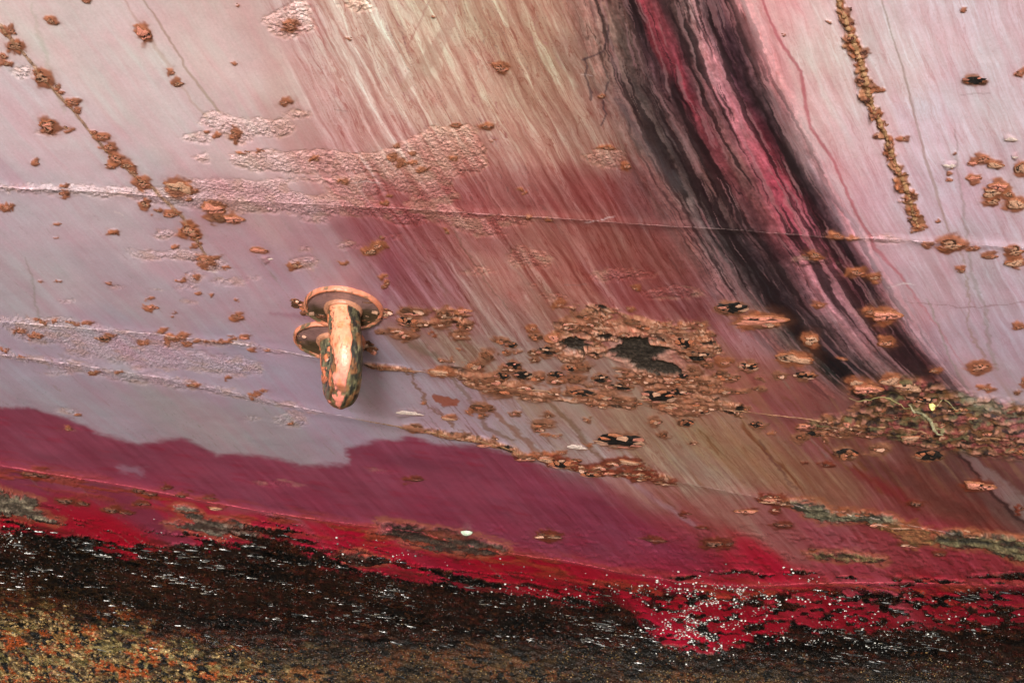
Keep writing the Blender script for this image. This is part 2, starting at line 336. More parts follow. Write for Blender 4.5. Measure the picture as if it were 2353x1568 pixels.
# thin dark wandering lines beside the ribbon
stroke([(1400,60),(1385,120),(1340,138)], 3, (66,50,56), .7, .5, .4)
stroke([(1345,135),(1350,190),(1362,232)], 3, (70,52,56), .7, .5, .4)
stroke([(1395,190),(1385,250),(1392,265),(1382,290)], 3, (62,46,50), .75, .5, .4)
stroke([(1420,230),(1480,330),(1560,430)], [10,26,20], (78,70,72), .5, .9, .8)
for q_ in ([(1960,930),(2080,1030),(2200,1110),(2330,1180),(2420,1235)], [(2080,950),(2180,1030),(2290,1090),(2420,1150)], [(1880,960),(1990,1050),(2110,1120),(2250,1190)]):
    stroke(q_, [26,38,34,30], (84,48,44), .55, .95, 1.4)
# grey ghost stain lower right
stroke([(2210,1035),(2280,1100),(2352,1165),(2420,1230)], [12,22,26,28], (142,120,118), .55, .6, .5)
stroke([(2200,1040),(2270,1120),(2330,1180),(2352,1195)], [5,5,6,6], (52,34,34), .8, .6, .4)
stroke([(1740,1010),(1790,1075),(1830,1120)], [5,6,4], (88,50,50), .5, .8, .6)
stroke([(1960,1080),(2060,1130),(2100,1165)], [14,26,16], (118,28,34), .55, .9, .6)

# ------------------------------------------------------------------ relief: stripped rough patches
DISP = np.zeros(shape, np.float32); ROUGH = np.zeros(shape, np.float32)
polys = [[tile(0,0,*q) for q in [(1380,760),(1430,740),(1520,760),(1660,790),(1800,800),(1930,790),(2010,830),(2000,870),(1920,905),(1890,940),(1840,910),(1740,920),(1690,950),(1570,960),(1500,910),(1400,850),(1345,820)]],
 [(531,351),(613,342),(664,354),(732,341),(793,350),(850,345),(896,341),(930,318),(981,300),(1010,290),(1077,286),(1104,296),(1111,324),(1118,351),(1128,385),(1104,405),(1050,409),(1040,430),(1060,460),(1000,470),(960,480),(900,470),(900,430),(870,400),(800,400),(732,399),(664,405),(579,392),(538,378)],
 [(-80,422),(0,425),(150,422),(240,428),(330,425),(420,420),(450,410),(560,413),(690,408),(760,402),(850,400),(900,430),(1000,440),(1100,500),(1170,540),(1100,550),(1050,530),(980,510),(930,525),(830,500),(730,500),(620,490),(540,490),(430,480),(330,468),(270,455),(150,450),(0,443),(-80,440)],
 [(284,572),(340,574),(440,572),(500,590),(525,620),(480,625),(440,608),(390,598),(330,594),(295,588)],
 [(-80,715),(0,725),(60,728),(150,722),(200,738),(330,760),(450,775),(560,785),(640,800),(700,818),(640,815),(560,800),(450,790),(420,800),(520,815),(600,830),(600,860),(560,868),(450,850),(330,845),(250,830),(150,815),(140,790),(100,795),(30,770),(0,745),(-80,735)],
 [(-80,800),(0,805),(150,825),(350,852),(500,882),(700,930),(760,950),(700,945),(560,915),(420,895),(300,875),(150,850),(0,820),(-80,812)]]
ells = [(664,51,62,34),(685,20,40,20),(821,12,40,16),(682,258,32,12),(460,314,38,16),(467,358,20,10),(1397,368,52,25),(1215,593,56,26),(1104,625,38,9),(1278,682,37,12),(1234,656,17,6),(806,567,24,10),(1425,630,80,16),(1540,668,72,16),(1866,600,56,16),(1585,675,34,13),(2025,549,72,11),(382,538,27,14),(443,640,33,11),(526,649,42,9),(431,658,24,7),(438,693,19,7),(157,692,13,5),(262,658,13,5),(704,610,34,17),(703,574,17,7),(669,963,43,20),(577,958,20,7),(155,944,30,7),(136,855,34,9),(50,170,24,15),(105,308,30,9),(1145,155,22,12),(1105,620,30,8),(730,505,40,8),(1150,510,90,14),(900,545,30,6),(160,985,26,6),(640,1112,60,7),(880,1080,34,6),(360,660,14,4),(590,640,20,5),(1960,1080,0.1,0.1)]
sdr = np.full(shape, 1e9)
for q in polys: sdr = np.minimum(sdr, poly_sd(q))
for q in ells: sdr = np.minimum(sdr, ell_sd(*q))
# smooth islands of surviving paint inside the patches
isl = np.full(shape, 1e9)
for q in [(700,432,36,14),(455,438,0.1,.1),(720,432,30,12),(905,455,34,14),(760,380,0.1,.1),(640,425,.1,.1)]: isl = np.minimum(isl, ell_sd(*q))
sdr = np.maximum(sdr, -isl)
rough = sstep(3, -4, sdr)
ROUGH = np.maximum(ROUGH, sstep(4, -16, sdr)*(.75+.8*fbm3(P, 9, 2, 37)))
pit = fbm3(P, 55., 2, 33); pit2 = fbm3(P, 22., 2, 35)
DISP += GSEAM*(.004+(n_hi-.5)*.024+(n_fine-.5)*.010); COL = COL*(1+GSEAM*(n_hi-.5)*1.4)[..., None]
DISP += rough*(-.0025+(pit-.5)*.002+(n_fine-.5)*.0050)
COL = COL*(1+rough[..., None]*((n_fine-.5)[..., None]*.45+.08+np.array([.04, .0, -.05])))
COL = mixc(COL, alb((168, 132, 112)), rough*sstep(.52, .7, pit2)*.35)

# gentle unfairness of the plates, brush marks and weld steps
DISP += (fbm3(P, 1.6, 2, 61)-.5)*.018+(n_mid-.5)*.0018
for S, hgt in ((S1, .004), (S2, .003), (S3, .004), (S4, .006)):
    d = V-line_y(S, U); DISP += hgt*np.exp(-(d/9.)**2)
COL = COL*(1+.12*(n_mid-.5)+.08*(n_fine-.5)+.10*(fbm3(P, 7., 2, 119)-.5))[..., None]
# lilac bloom / chalky cloudiness on pale paint
hue = (fbm2(sw_m*5, V/130., 4, 121)-.5)+(fbm3(P, 9, 3, 123)-.5)
COL = COL*np.exp(hue[..., None]*np.array([.06, -.20, -.14]))*np.array([1.015, .985, 1.0])
bl = fbm3(P, 2.6, 3, 117)
COL = COL*(1+(bl-.5)[..., None]*np.array([.02, -.06, .04]))

# ------------------------------------------------------------------ rust tables: blisters and flakes  (tile x, y, w, h)
BL = {}
BL[0,0] = "345 140 70 60;75 210 75 50;105 310 120 80;25 380 50 30;45 425 60 35;970 215 90 120d;285 520 140 100;490 680 100 45;520 735 50 30;1160 480 60 30;1205 550 85 45;1590 422 30 14;1920 675 75 35;1960 165 90 60;320 840 140 110;450 862 60 35;690 915 90 50;740 985 75 60;785 1060 110 80;750 1110 85 35;860 1105 110 50;900 1150 60 35;965 1225 110 85;245 1090 45 35;1215 1250 170 100d;435 1248 45 18;425 1305 70 35;45 1395 90 40;405 1503 35 18;980 1370 70 50;1065 1415 40 20;1150 1440 120 45;1285 1330 35 20;1440 1400 140 90d;1480 1465 110 50f;1570 1470 120 65d;1280 1540 130 70;770 1560 50 20;585 5 60 25;1580 890 60 60;1470 905 50 30;1400 880 30 15;1600 945 30 20;1665 1010 40 20;1775 1010 40 15;2135 1068 35 15;240 480 40 30;390 580 50 30;420 615 40 20;640 880 40 30;1310 1275 60 25;1600 20 16 10"
BL[1,0] = "85 250 22 14;640 105 28 14;1095 460 110 70;795 835 75 28;1005 845 90 40;1055 940 35 15;385 980 40 18;365 1070 60 35;440 1100 80 45;520 1095 40 25;780 1070 50 25;590 1150 60 20;1775 650 45 22;1820 1000 100 35;1950 1120 50 50;345 1318 40 16;320 1362 45 18;1285 1455 45 22;1430 1475 40 18;1215 1280 40 15;1260 1298 25 12;40 1230 50 25;505 1020 40 18"
BL[2,0] = "2000 540 140 60h;2300 490 70 50;1510 935 70 30;1365 605 35 14;2050 1070 100 60;1980 1095 60 40d;2130 1105 100 55d;2310 1130 100 90d;1995 1195 90 45d;1825 1165 38 20;1825 1212 45 20d;1830 1115 70 40p;2160 1250 120 80d;2110 1290 130 70d;2220 1300 90 60;2120 1350 110 60;2280 1365 140 90d;2240 935 70 40p;2265 1055 35 20p;1860 1045 25 12;700 228 22 10;1000 150 16 8;1930 62 28 14;1760 1478 20 8"
BL[0,1] = "770 45 50 25;390 77 20 10;1275 30 140 80;1325 75 70 35;1325 133 45 22;1195 150 30 15;1745 163 105 38d;1810 230 50 22p;2000 275 90 35;1380 235 110 70;1450 215 70 20;1505 280 35 15;1390 292 35 12;1240 350 28 12;1335 352 50 16;745 375 35 12;275 380 30 12;385 380 16 8;1010 482 35 14;1030 540 65 30d;1350 448 30 12;1435 466 20 8;1610 510 20 8;1600 607 90 35;1170 587 22 10;245 628 45 18;290 640 40 16;368 636 36 18;485 645 65 18;580 650 75 20;140 705 80 25;245 740 90 25;745 733 60 22;705 750 65 25h;975 785 70 25;1080 710 50 20;1150 750 70 30;1220 740 70 35;1180 770 60 25;1270 793 75 28;1130 790 45 25;1360 770 45 15;1415 772 30 12;1480 775 60 18;1540 778 60 20;1590 765 40 18d;1650 752 55 28d;1545 738 28 10;1810 832 40 14;1700 845 50 16;165 878 45 12;45 830 45 18;620 980 65 22;800 968 40 12;1300 1060 85 22;1540 1022 35 14;1730 1133 60 22;1790 1112 40 12;1965 1325 35 18;525 1270 35 16;460 1370 60 20"
BL[1,1] = "220 175 110 55;265 135 90 45;45 265 45 25;315 347 50 20;330 390 40 20;310 408 50 20;1490 525 80 45;1960 542 50 25;2005 412 45 25;730 45 35 20;290 78 40 20;500 585 190 70f;470 640 110 60h;570 655 90 45f;710 595 110 70f;845 580 90 40d;695 665 110 55f;820 670 60 35f;875 690 60 50f;815 715 60 40f;830 750 80 30f;285 722 60 25f;400 720 140 60f;460 740 90 60f;515 700 70 30f;630 730 40 14;1315 690 70 40;1335 745 100 50f;1455 735 90 50d;1105 780 120 40f;1165 800 70 40h;1000 880 95 75f;1130 850 55 30f;1195 855 35 20f;700 905 50 20f;765 915 55 20f;1320 850 90 45f;1325 900 60 35f;1420 840 130 60h;815 848 20 10;920 940 120 70f;1180 940 100 55h;700 985 160 60d;1100 1010 90 50h;1240 1000 110 60h;1030 1025 180 60f;1470 995 90 45h;1350 1020 100 50f;1480 1040 120 60f;1600 1025 110 60f;1640 945 130 60f;1570 950 70 40h;1770 1025 110 60h;1910 1080 150 45h;2160 1130 190 80h;1650 1110 150 45h;1070 1100 220 70f;1250 1080 150 50f;1450 1120 90 40f;1390 1165 40 20f;1800 1130 120 50f;1900 1165 120 50f;2020 1190 60 25f;2290 1115 90 60h;2230 1210 180 50f;2000 1045 90 30f;2220 1070 60 30f;1785 1212 55 30d;970 1220 180 60f;975 1270 60 25f;585 1185 35 12;475 1258 150 40p;745 1298 95 28d;1200 1258 60 22f;1415 1275 60 28f;1670 1300 45 22f;1380 1335 130 40f;1355 1365 80 35f;1465 1412 60 22f;1400 1412 60 18;2140 1310 90 45f;2190 1405 60 45f;1605 1485 110 45p;1900 1440 270 90h;2310 1310 45 30f;1700 1462 30 10;880 1250 50 22;1560 1110 70 40f;1700 1190 40 20f;1140 960 90 40f;860 1010 90 40f;950 1020 80 40f"
BL[2,1] = "1070 55 80 35;1170 75 70 30;1840 110 190 90;1800 120 90 50;1665 115 70 30;1985 140 70 35;2270 160 130 90;2270 240 110 70d;2100 200 110 40;1905 298 60 28;920 190 100 45;1200 310 110 55;1320 345 90 35;955 538 70 30;355 545 180 80h;540 635 310 90d;620 660 160 70f;1290 575 80 40;1390 600 180 100d;1400 790 110 60;890 770 100 70d;770 890 230 80d;1110 895 60 22;130 855 150 80h;310 915 110 40;195 930 100 50f;470 940 110 50h;690 1005 90 45f;850 1000 130 50h;300 990 100 60f;545 1018 40 18f;70 1030 50 25f;40 770 110 80h;15 660 50 50;1640 5 70 25;2300 680 70 40;2030 950 160 70;2075 1095 80 30;2280 1125 50 22f;2320 1060 40 50;1720 975 70 30;50 1320 90 45h;525 1335 80 40h;645 1390 40 20;825 1420 90 45f;990 1445 40 22f;1130 1520 140 60h;1350 1495 150 45f;1690 1540 170 70h;95 1462 50 22f;465 1230 50 22f;1195 1045 90 45d;1260 1090 180 80d;1430 1040 120 80d;1560 1080 200 80d;90 960 70 40f;30 1000 70 40h;60 1100 120 40f;180 1100 80 30f;310 1105 110 50f;420 1115 90 30f;540 1090 70 30f;130 1190 200 40f;60 1225 120 40f;150 1245 100 40h;230 1215 100 30f;1170 1370 120 60h;1040 1340 160 60f;1110 1385 100 30f"
BL[2,2] = "1130 20 120 60f;1000 90 60 25;855 85 40 14;2020 230 190 70d;1600 350 110 40;460 405 130 35d;700 500 140 40;160 525 80 20;50 428 90 20;2310 390 50 40;570 300 50 20f;700 340 120 40f;660 395 70 40f;1350 490 180 50f;1470 520 110 50f;900 670 60 25;1560 640 150 30f;240 630 170 50;340 630 60 40;1760 700 90 40"
BL[1,2] = "515 200 120 28;1400 30 120 40f;1280 30 110 36f;1500 75 140 60h;1600 60 110 30f;1650 110 100 40f;1760 105 130 50f;1700 140 110 30h;1850 80 120 40f;1960 70 130 40d;2040 110 90 36f;2050 170 130 50f;2200 205 160 36f;2120 140 80 24f;1350 15 90 24;1510 12 70 20;1420 580 200 40f;1380 565 90 24;2140 605 160 24"
BL[0,2] = "240 160 190 60;930 265 90 40;1010 290 110 40;1220 300 90 24;1120 255 70 16;440 340 150 40;560 355 90 30;750 400 120 40;850 420 90 30;1450 390 90 24d;1400 320 120 20;960 360 110 30"
pieces = []
for (ix, iy), s in BL.items():
    for r in s.split(";"):
        q = r.split(); st = 'b'
        if q[3][-1].isalpha(): st = q[3][-1]; q[3] = q[3][:-1]
        x, y = tile(ix, iy, float(q[0]), float(q[1]))
        if y > 1045 and st == 'b': st = 'k'
        pieces.append([x, y, float(q[2])*.3407, float(q[3])*.3407, st])
# crust along the rusty butt weld
gp = np.array(GL[1:], float)
for i in range(46):
    t = (i+.5)/46*(len(gp)-1); k = int(t); p = gp[k]+(gp[min(k+1, len(gp)-1)]-gp[k])*(t-k)
    pieces.append([p[0]+random.gauss(0, 9), p[1]+random.gauss(0, 6), random.choice((8, 12, 17, 24))*random.uniform(.8, 1.2), random.choice((6, 9, 13, 17)), random.choice('kkbbb')])
# tumbled scale in the rusty band at the right
for i in range(80):
    x = random.uniform(1850, 2420); lo = 905+(x-1850)*.04; hi = line_y([(1850,985),(2000,1010),(2150,1030),(2352,1056)], x)
    y = random.uniform(lo, hi) if x > 1950 else random.uniform(960, 1000)
    pieces.append([x, y, random.uniform(14, 44), random.uniform(6, 15), random.choice('fffkkkbdhk')])
for i in range(14):                                        # raised scale round the bare patch
    x = random.uniform(1285, 1640); y = random.uniform(712, 770) if x < 1480 else random.uniform(738, 800)
    pieces.append([x, y, random.uniform(20, 62), random.uniform(8, 18), 'f'])
for i in range(26):
    x = random.uniform(1420, 1700); y = 860+random.uniform(-12, 14)+(x-1420)*.03
    pieces.append([x, y, random.uniform(16, 44), random.uniform(6, 13), 'f'])
for i in range(34):                                        # scale strung along the third weld
    x = random.choice([random.uniform(930, 1210), random.uniform(1200, 1520), random.uniform(1760, 2352)])
    pieces.append([x, float(line_y(S3, x))+random.gauss(-2, 5), random.uniform(16, 50), random.uniform(5, 11), random.choice('ffbd')])

def near(S, x0, x1, w):
    return sstep(w, w*.2, np.abs(V-line_y(S, U)))*sstep(x0-30, x0+30, U)*sstep(x1+30, x1-30, U)
reg = .87*np.maximum.reduce([sstep(14, -14, poly_sd([(1275,745),(1300,705),(1380,702),(1440,722),(1500,735),(1600,738),(1640,770),(1660,810),(1600,840),(1560,800),(1480,770),(1400,780),(1380,835),(1300,830),(1260,790)])),
  near(S2, 1010, 1480, 30)*.9, near(S2, 1150, 1720, 46)*.62, near(S3, 930, 1230, 12), near(S3, 1190, 1540, 15), near(S3, 1770, 2352, 14)*.9, near(S2, 840, 1100, 10)*.8,
  sstep(10, -10, poly_sd([(905,725),(930,708),(990,708),(1050,715),(1090,725),(1080,760),(1040,775),(1000,750),(940,765),(880,765),(900,748)]))*.75,
  sstep(10, -14, poly_sd([(1400,850),(1560,860),(1720,870),(1760,900),(1600,905),(1450,890)]))*.7])
sn = fbm2(U/66., (V-.10*U)/19., 4, 401, .6); sn2 = fbm2(U/17., (V-.1*U)/6., 3, 405)
scv = sn+.26*(reg-.62)
sm = sstep(.50, .53, scv)*sstep(.1, .4, reg)
lev = np.floor((scv-.5)*22+.6*sn2)/22
fr = (scv-.5)*22+.6*sn2; fr = fr-np.floor(fr)
sc_c = np.ones(shape+(3,), np.float32)*alb((172, 116, 92))
kk = (np.floor((scv-.5)*22+.6*sn2)).astype(int) % 4
for q, cc in enumerate(((168,114,92),(132,88,64),(186,138,116),(146,90,66))): sc_c[kk == q] = alb(cc)
sc_c = mixc(sc_c, alb((60, 40, 30)), sstep(.20, .02, fr)); sc_c = sc_c*np.exp((n_hi-.5)*1.0+(n_fine-.5)*.6)[..., None]
pitm = sstep(.585, .605, fbm2(U/52., (V-.1*U)/13., 4, 409, .6))*sm
sc_c = mixc(sc_c, alb((34, 29, 26)), pitm)
edge_ = sstep(.45, .50, scv)*sstep(.1, .4, reg)*(1-sm); COL = mixc(COL, alb((124, 74, 52)), edge_*.75)
COL = COL*(1-sm[..., None])+sc_c*sm[..., None]
DISP += sm*(.003+np.clip(lev, 0, .25)*.026+(sn2-.5)*.0022)-pitm*.007
# halos and rust bleed painted on the plates round each piece
def win(cx, cy, rx, ry):
    i0, i1 = np.searchsorted(UA, [cx-rx, cx+rx]); j0, j1 = np.searchsorted(VA, [cy-ry, cy+ry])
    return slice(max(j0, 0), j1), slice(max(i0, 0), i1)
for x, y, w, h, st in pieces:
    r, c = win(x, y, w*1.5+8, h*1.8+8)
    if COL[r, c].size == 0: continue
    q = np.hypot((WU[r, c]-x)/(w*.62+1.5), (WV[r, c]-y-h*.08)/(h*.72+1.5))
    hal = sstep(1.08, .72, q)*.8+sstep(1.8, .8, q)*.15
    warm = (142, 84, 58) if st in 'bd' else (130, 84, 64)
    if y > 1045: warm = (104, 48, 34)
    if st == 'p': hal = hal*.3
    COL[r, c] = mixc(COL[r, c], alb(warm)*np.exp((n_hi[r, c]-.5)*1.4)[..., None], np.clip(hal, 0, .95))
    DISP[r, c] += .004*sstep(1.1, .3, q)
# flat rust smear
stroke([(1000,912),(1020,918),(1045,926)], [8,13,6], (140,72,52), .9, .25, .6)

# ------------------------------------------------------------------ bare dark patches where the scale fell off
H1 = [tile(1,1,*q) for q in [(1480,780),(1530,740),(1620,735),(1680,780),(1690,810),(1610,850),(1560,830)]]
H2 = [tile(1,1,*q) for q in [(1890,735),(2060,730),(2080,780),(2300,820),(2200,855),(2120,900),(2250,910),(2320,960),(2340,1000),(2170,1005),(2020,960),(1930,900),(1860,870),(1780,845),(1850,830),(1890,790)]]
jx = U+(n_hi-.5)*34; jy = V+(np.roll(n_hi, 17, 0)-.5)*18
hsd = np.minimum(poly_sd(H1, jx, jy), poly_sd(H2, jx, jy))
around = sstep(46, 6, hsd)*sstep(775, 745, V-.1*(U-1400)+ (n_mid-.5)*40)
COL = mixc(COL, alb((176, 120, 100))*np.exp((n_hi-.5)*1.6)[..., None], around*.75)
DISP += around*(.004+.018*np.abs(n_hi-.5)*2)
hole = sstep(1.5, -1.5, hsd)
COL = mixc(COL, alb((50, 42, 36))*np.exp((n_fine-.5)*2.4+(n_hi-.5)*1.2)[..., None], hole)
lip = np.exp(-((hsd-5)/4.5)**2)
COL = mixc(COL, alb((196, 138, 116)), lip*.35*(1-hole))
DISP += lip*.004*(1-hole)-hole*.010
ROUGH = np.maximum(ROUGH, hole*.8)

# ------------------------------------------------------------------ rusty band at the right
band = poly_sd([(1950,880),(2000,885),(2080,862),(2140,868),(2200,900),(2300,915),(2500,930),(2500,1075),(2352,1058),(2250,1045),(2150,1035),(2050,1012),(1960,990),(1860,985),(1850,962),(1930,950),(1985,925)])
bm = sstep(8, -14, band)*sstep(.25, .55, n_mid+.35*sstep(0, -40, band))
bn = fbm3(P, 22, 3, 131); bn2 = fbm3(P, 40, 3, 137)
bc = np.ones(shape+(3,), np.float32)*alb((112, 74, 46))
bc = mixc(bc, alb((86, 62, 40)), sstep(.45, .6, bn)); bc = mixc(bc, alb((166, 112, 92)), sstep(.55, .66, bn2)); bc = mixc(bc, alb((96, 88, 60)), sstep(.56, .66, np.roll(bn, 90, 1)))
bc = mixc(bc, alb((34, 28, 24)), sstep(.53, .62, np.roll(bn2, 60, 1))); bc = mixc(bc, alb((130, 60, 60)), sstep(.56, .68, np.roll(bn, 200, 1))*.8)
COL = COL*(1-bm[..., None]*.9)+bc*(bm*.9)[..., None]
DISP += bm*((bn2-.5)*.030+.004); ROUGH = np.maximum(ROUGH, bm*.7)
stroke([(1960,900),(1990,915),(2020,925)], [8,12,8], (22,20,20), .85, .6, .5)
stroke([(2090,925),(2130,960),(2165,985)], [5,10,7], (160,148,108), .6, .6, .4)
stroke([(2200,905),(2260,928),(2330,945)], [6,18,12], (128,124,104), .55, .9, .6)

# crusts sitting on the lower welds (grey-olive scale)
def crust(sdv, c1, c2, hgt, a=1.0):
    global COL, DISP, ROUGH
    m = sstep(4, -4, sdv)*a
    n1 = fbm2(U/30., (V-.14*U)/7., 3, 141)
    COL = COL*(1-m[..., None])+(mixc(np.ones(shape+(3,), np.float32)*alb(c1), alb(c2), sstep(.42, .62, n1))*np.exp((n_fine-.5)*1.6+(n_hi-.5)*1.2)[..., None])*m[..., None]
    ring = np.exp(-((sdv-5)/5.)**2)*a*.7
    COL = mixc(COL, alb((158, 96, 66)), ring*(1-m)*.8)
    DISP = DISP+m*(.006+(n1-.5)*hgt+(n_hi-.5)*.012); ROUGH = np.maximum(ROUGH, m)
crust(poly_sd([tile(2,2,*q) for q in [(750,360),(820,335),(960,350),(1050,420),(1180,410),(1400,430),(1500,480),(1420,500),(1300,480),(1180,470),(1090,490),(960,480),(840,430)]]), (54,50,42), (104,95,76), .02)
crust(poly_sd([tile(2,2,*q) for q in [(1690,600),(1780,540),(2000,550),(2200,570),(2400,600),(2700,620),(2700,760),(2328,750),(2200,720),(2080,660),(1900,655),(1760,640)]]), (54,50,42), (108,96,70), .02)
crust(poly_sd([tile(2,2,*q) for q in [(1480,490),(1700,530),(1720,620),(1600,640),(1450,560),(1330,510)]]), (104,84,50), (150,100,66), .012, .85)
crust(poly_sd([tile(0,2,*q) for q in [(-200,250),(0,270),(100,300),(260,340),(250,390),(330,440),(430,470),(380,490),(250,470),(120,440),(-200,400)]]), (78,66,56), (130,116,98), .014)
crust(poly_sd([tile(0,2,*q) for q in [(1170,375),(1290,385),(1370,430),(1380,470),(1600,460),(1660,500),(1760,570),(1700,590),(1560,555),(1480,590),(1300,545),(1120,495),(1200,490),(1320,495),(1230,430)]]), (62,52,46), (116,104,92), .014)
crust(poly_sd([tile(1,2,*q) for q in [(280,485),(430,500),(640,530),(820,550),(960,590),(1080,630),(1170,660),(1040,690),(860,690),(660,660),(500,620),(380,585),(210,545),(330,535)]]), (44,32,28), (70,54,46), .03)
crust(poly_sd([tile(1,2,*q) for q in [(10,690),(110,680),(250,715),(330,745),(200,770),(60,750)]]), (48,36,30), (80,64,54), .02)
crust(poly_sd([tile(2,2,*q) for q in [(850,700),(1000,690),(1180,695),(1420,750),(1380,765),(1200,745),(1000,735)]]), (52,38,28), (110,90,60), .02)
# orange rust bleeding along the fourth weld and under the crusts
rs4 = sstep(.52, .66, fbm2(U/70., (V-.16*U)/9., 3, 151))*sstep(45, 8, np.abs(V-line_y(S4, U)-18))
COL = mixc(COL, alb((140, 56, 36)), rs4*.75)
bead = np.exp(-((V-line_y(S4, U))/6.)**2); COL = mixc(COL, alb((186, 74, 88)), bead*.4*(1-rs4*.6)*np.where(U < 900, 1, sstep(1230, 1330, U)*.9))
DISP += rs4*(n_hi-.4)*.012
dk = sstep(.60, .66, fbm2(U/20., (V-.1*U)/6., 4, 157, .6)+.14*(fbm2(U/160., V/40., 2, 159)-.5))*sstep(1180, 1240, V)*sstep(1560, 1250, V-.02*U)*.9
COL = mixc(COL, alb((74, 30, 24)), dk*.5*sstep(1.0, .0, mm)); DISP += dk*.004

# ------------------------------------------------------------------ fouling below the waterline
FT = [(-700,1150),(0,1222),(100,1216),(170,1232),(240,1258),(310,1290),(326,1250),(345,1262),(420,1262),(520,1258),(600,1232),(660,1238),(705,1270),(750,1308),(850,1312),(930,1330),(1000,1338),(1100,1352),(1200,1376),(1290,1392),(1330,1398),(1400,1378),(1450,1400),(1490,1450),(1530,1480),(1620,1498),(1720,1478),(1850,1446),(1950,1450),(2100,1440),(2352,1438),(3000,1440)]
fd = V-line_y(FT, U+(n_mid-.5)*50)+(n_mid-.5)*26+(n_hi-.5)*16
fe = sstep(-3, 6, fd)
clump = fbm2(U/26., (V-.05*U)/9., 3, 161)
area2 = sstep(1190, 1560, U+ (n_lo-.5)*120)*sstep(1335, 1365, V-(n_lo-.5)*20)
fe2 = sstep(.53, .60, clump+.10*sstep(1400, 1480, V)-.10*np.exp(-((U-1600)/120.)**2-((V-1425)/50.)**2)+.07*np.exp(-((V-line_y([(1400,1350),(1900,1385),(2352,1350)], U))/14.)**2))*area2
tops = sstep(.52, .6, fbm2(U/60., (V-.03*U)/8., 3, 163))*np.exp(-((V-line_y([(1530,1325),(1620,1312),(1740,1318),(1800,1305),(1870,1310),(1950,1330),(2150,1335),(2352,1320)], U))/10.)**2)*sstep(1520, 1560, U)
tear = sstep(.56, .60, fbm2(U/64., (V-.17*U)/8., 4, 165, .6)+.16*sstep(-60, 0, fd)-.06)*sstep(-75, -30, fd)*sstep(1500, 1350, U)
smear = sstep(.5, .7, fbm2(U/90., (V-.17*U)/10., 3, 167))*sstep(-70, 0, fd)*sstep(1500, 1350, U)
COL = mixc(COL, alb((84, 30, 24)), smear*.7)
fe = np.maximum(fe, tear)
FO = np.clip(np.maximum(np.maximum(fe, fe2), sstep(.25, .5, tops)), 0, 1)
g1 = fbm2(U/17., (V-.12*U)/6., 4, 171, .6); g2 = fbm3(P, 34, 3, 173); g3 = fbm2(U/150., (V-.13*U)/24., 3, 177)
fc = np.ones(shape+(3,), np.float32)*alb((40, 27, 23))
fc = mixc(fc, alb((20, 18, 18)), sstep(.42, .58, g3)); fc = mixc(fc, alb((80, 34, 28)), sstep(.52, .66, g1)*.8*sstep(.62, .45, g3))
fc = mixc(fc, alb((104, 58, 34)), sstep(.62, .72, g2)*.5)
lowl = line_y([(-300,1330),(0,1352),(200,1400),(380,1445),(600,1475),(900,1462),(1300,1460),(1600,1505),(1900,1520),(2352,1508)], U)
lowz = sstep(-25, 55, V-lowl+(n_mid-.5)*110+(n_lo-.5)*80)
leftz = sstep(900, 420, U+(n_lo-.5)*300)
h1 = fbm3(P, 7, 4, 179, .6); h2 = fbm3(P, 24, 3, 181, .6); h3 = fbm3(P, 30, 2, 187); h4 = fbm3(P, 11, 3, 189)
oc = np.ones(shape+(3,), np.float32)*alb((46, 34, 24))
oc = mixc(oc, alb((88, 64, 40)), sstep(.5, .62, g2)*(.35+.65*leftz)); oc = mixc(oc, alb((128, 58, 26)), sstep(.47, .58, h1)*(.2+.8*leftz))
oc = mixc(oc, alb((150, 124, 84)), sstep(.56, .63, h2)*sstep(.40, .55, h4)*leftz); oc = mixc(oc, alb((84, 74, 40)), sstep(.54, .64, h4)*leftz*.7)
oc = mixc(oc, alb((16, 15, 15)), sstep(.56, .62, h3)); oc = mixc(oc, alb((20, 18, 17)), sstep(.52, .62, fbm2(U/200., V/40., 3, 191))*(1-leftz)*.8)
fc = fc*(1-lowz[..., None])+oc*lowz[..., None]
fc = fc*np.exp((n_fine-.5)*1.6)[..., None]*(.5+.5*lowz)[..., None]
COL = COL*(1-FO[..., None])+fc*FO[..., None]
DISP += FO*(.006+(g1-.5)*.030+(g2-.5)*.012)
WETN = fbm2(U/170., (V-.20*U)/22., 3, 193)
WET = FO*sstep(.50, .62, WETN)*(1-lowz)
hb = np.exp(-((fd+4)/6.)**2)*(1-FO); COL = mixc(COL, alb((60, 22, 20)), hb*.6)

COL = np.clip(COL, .002, .85).astype(np.float32)
PD = P+N*DISP[..., None]

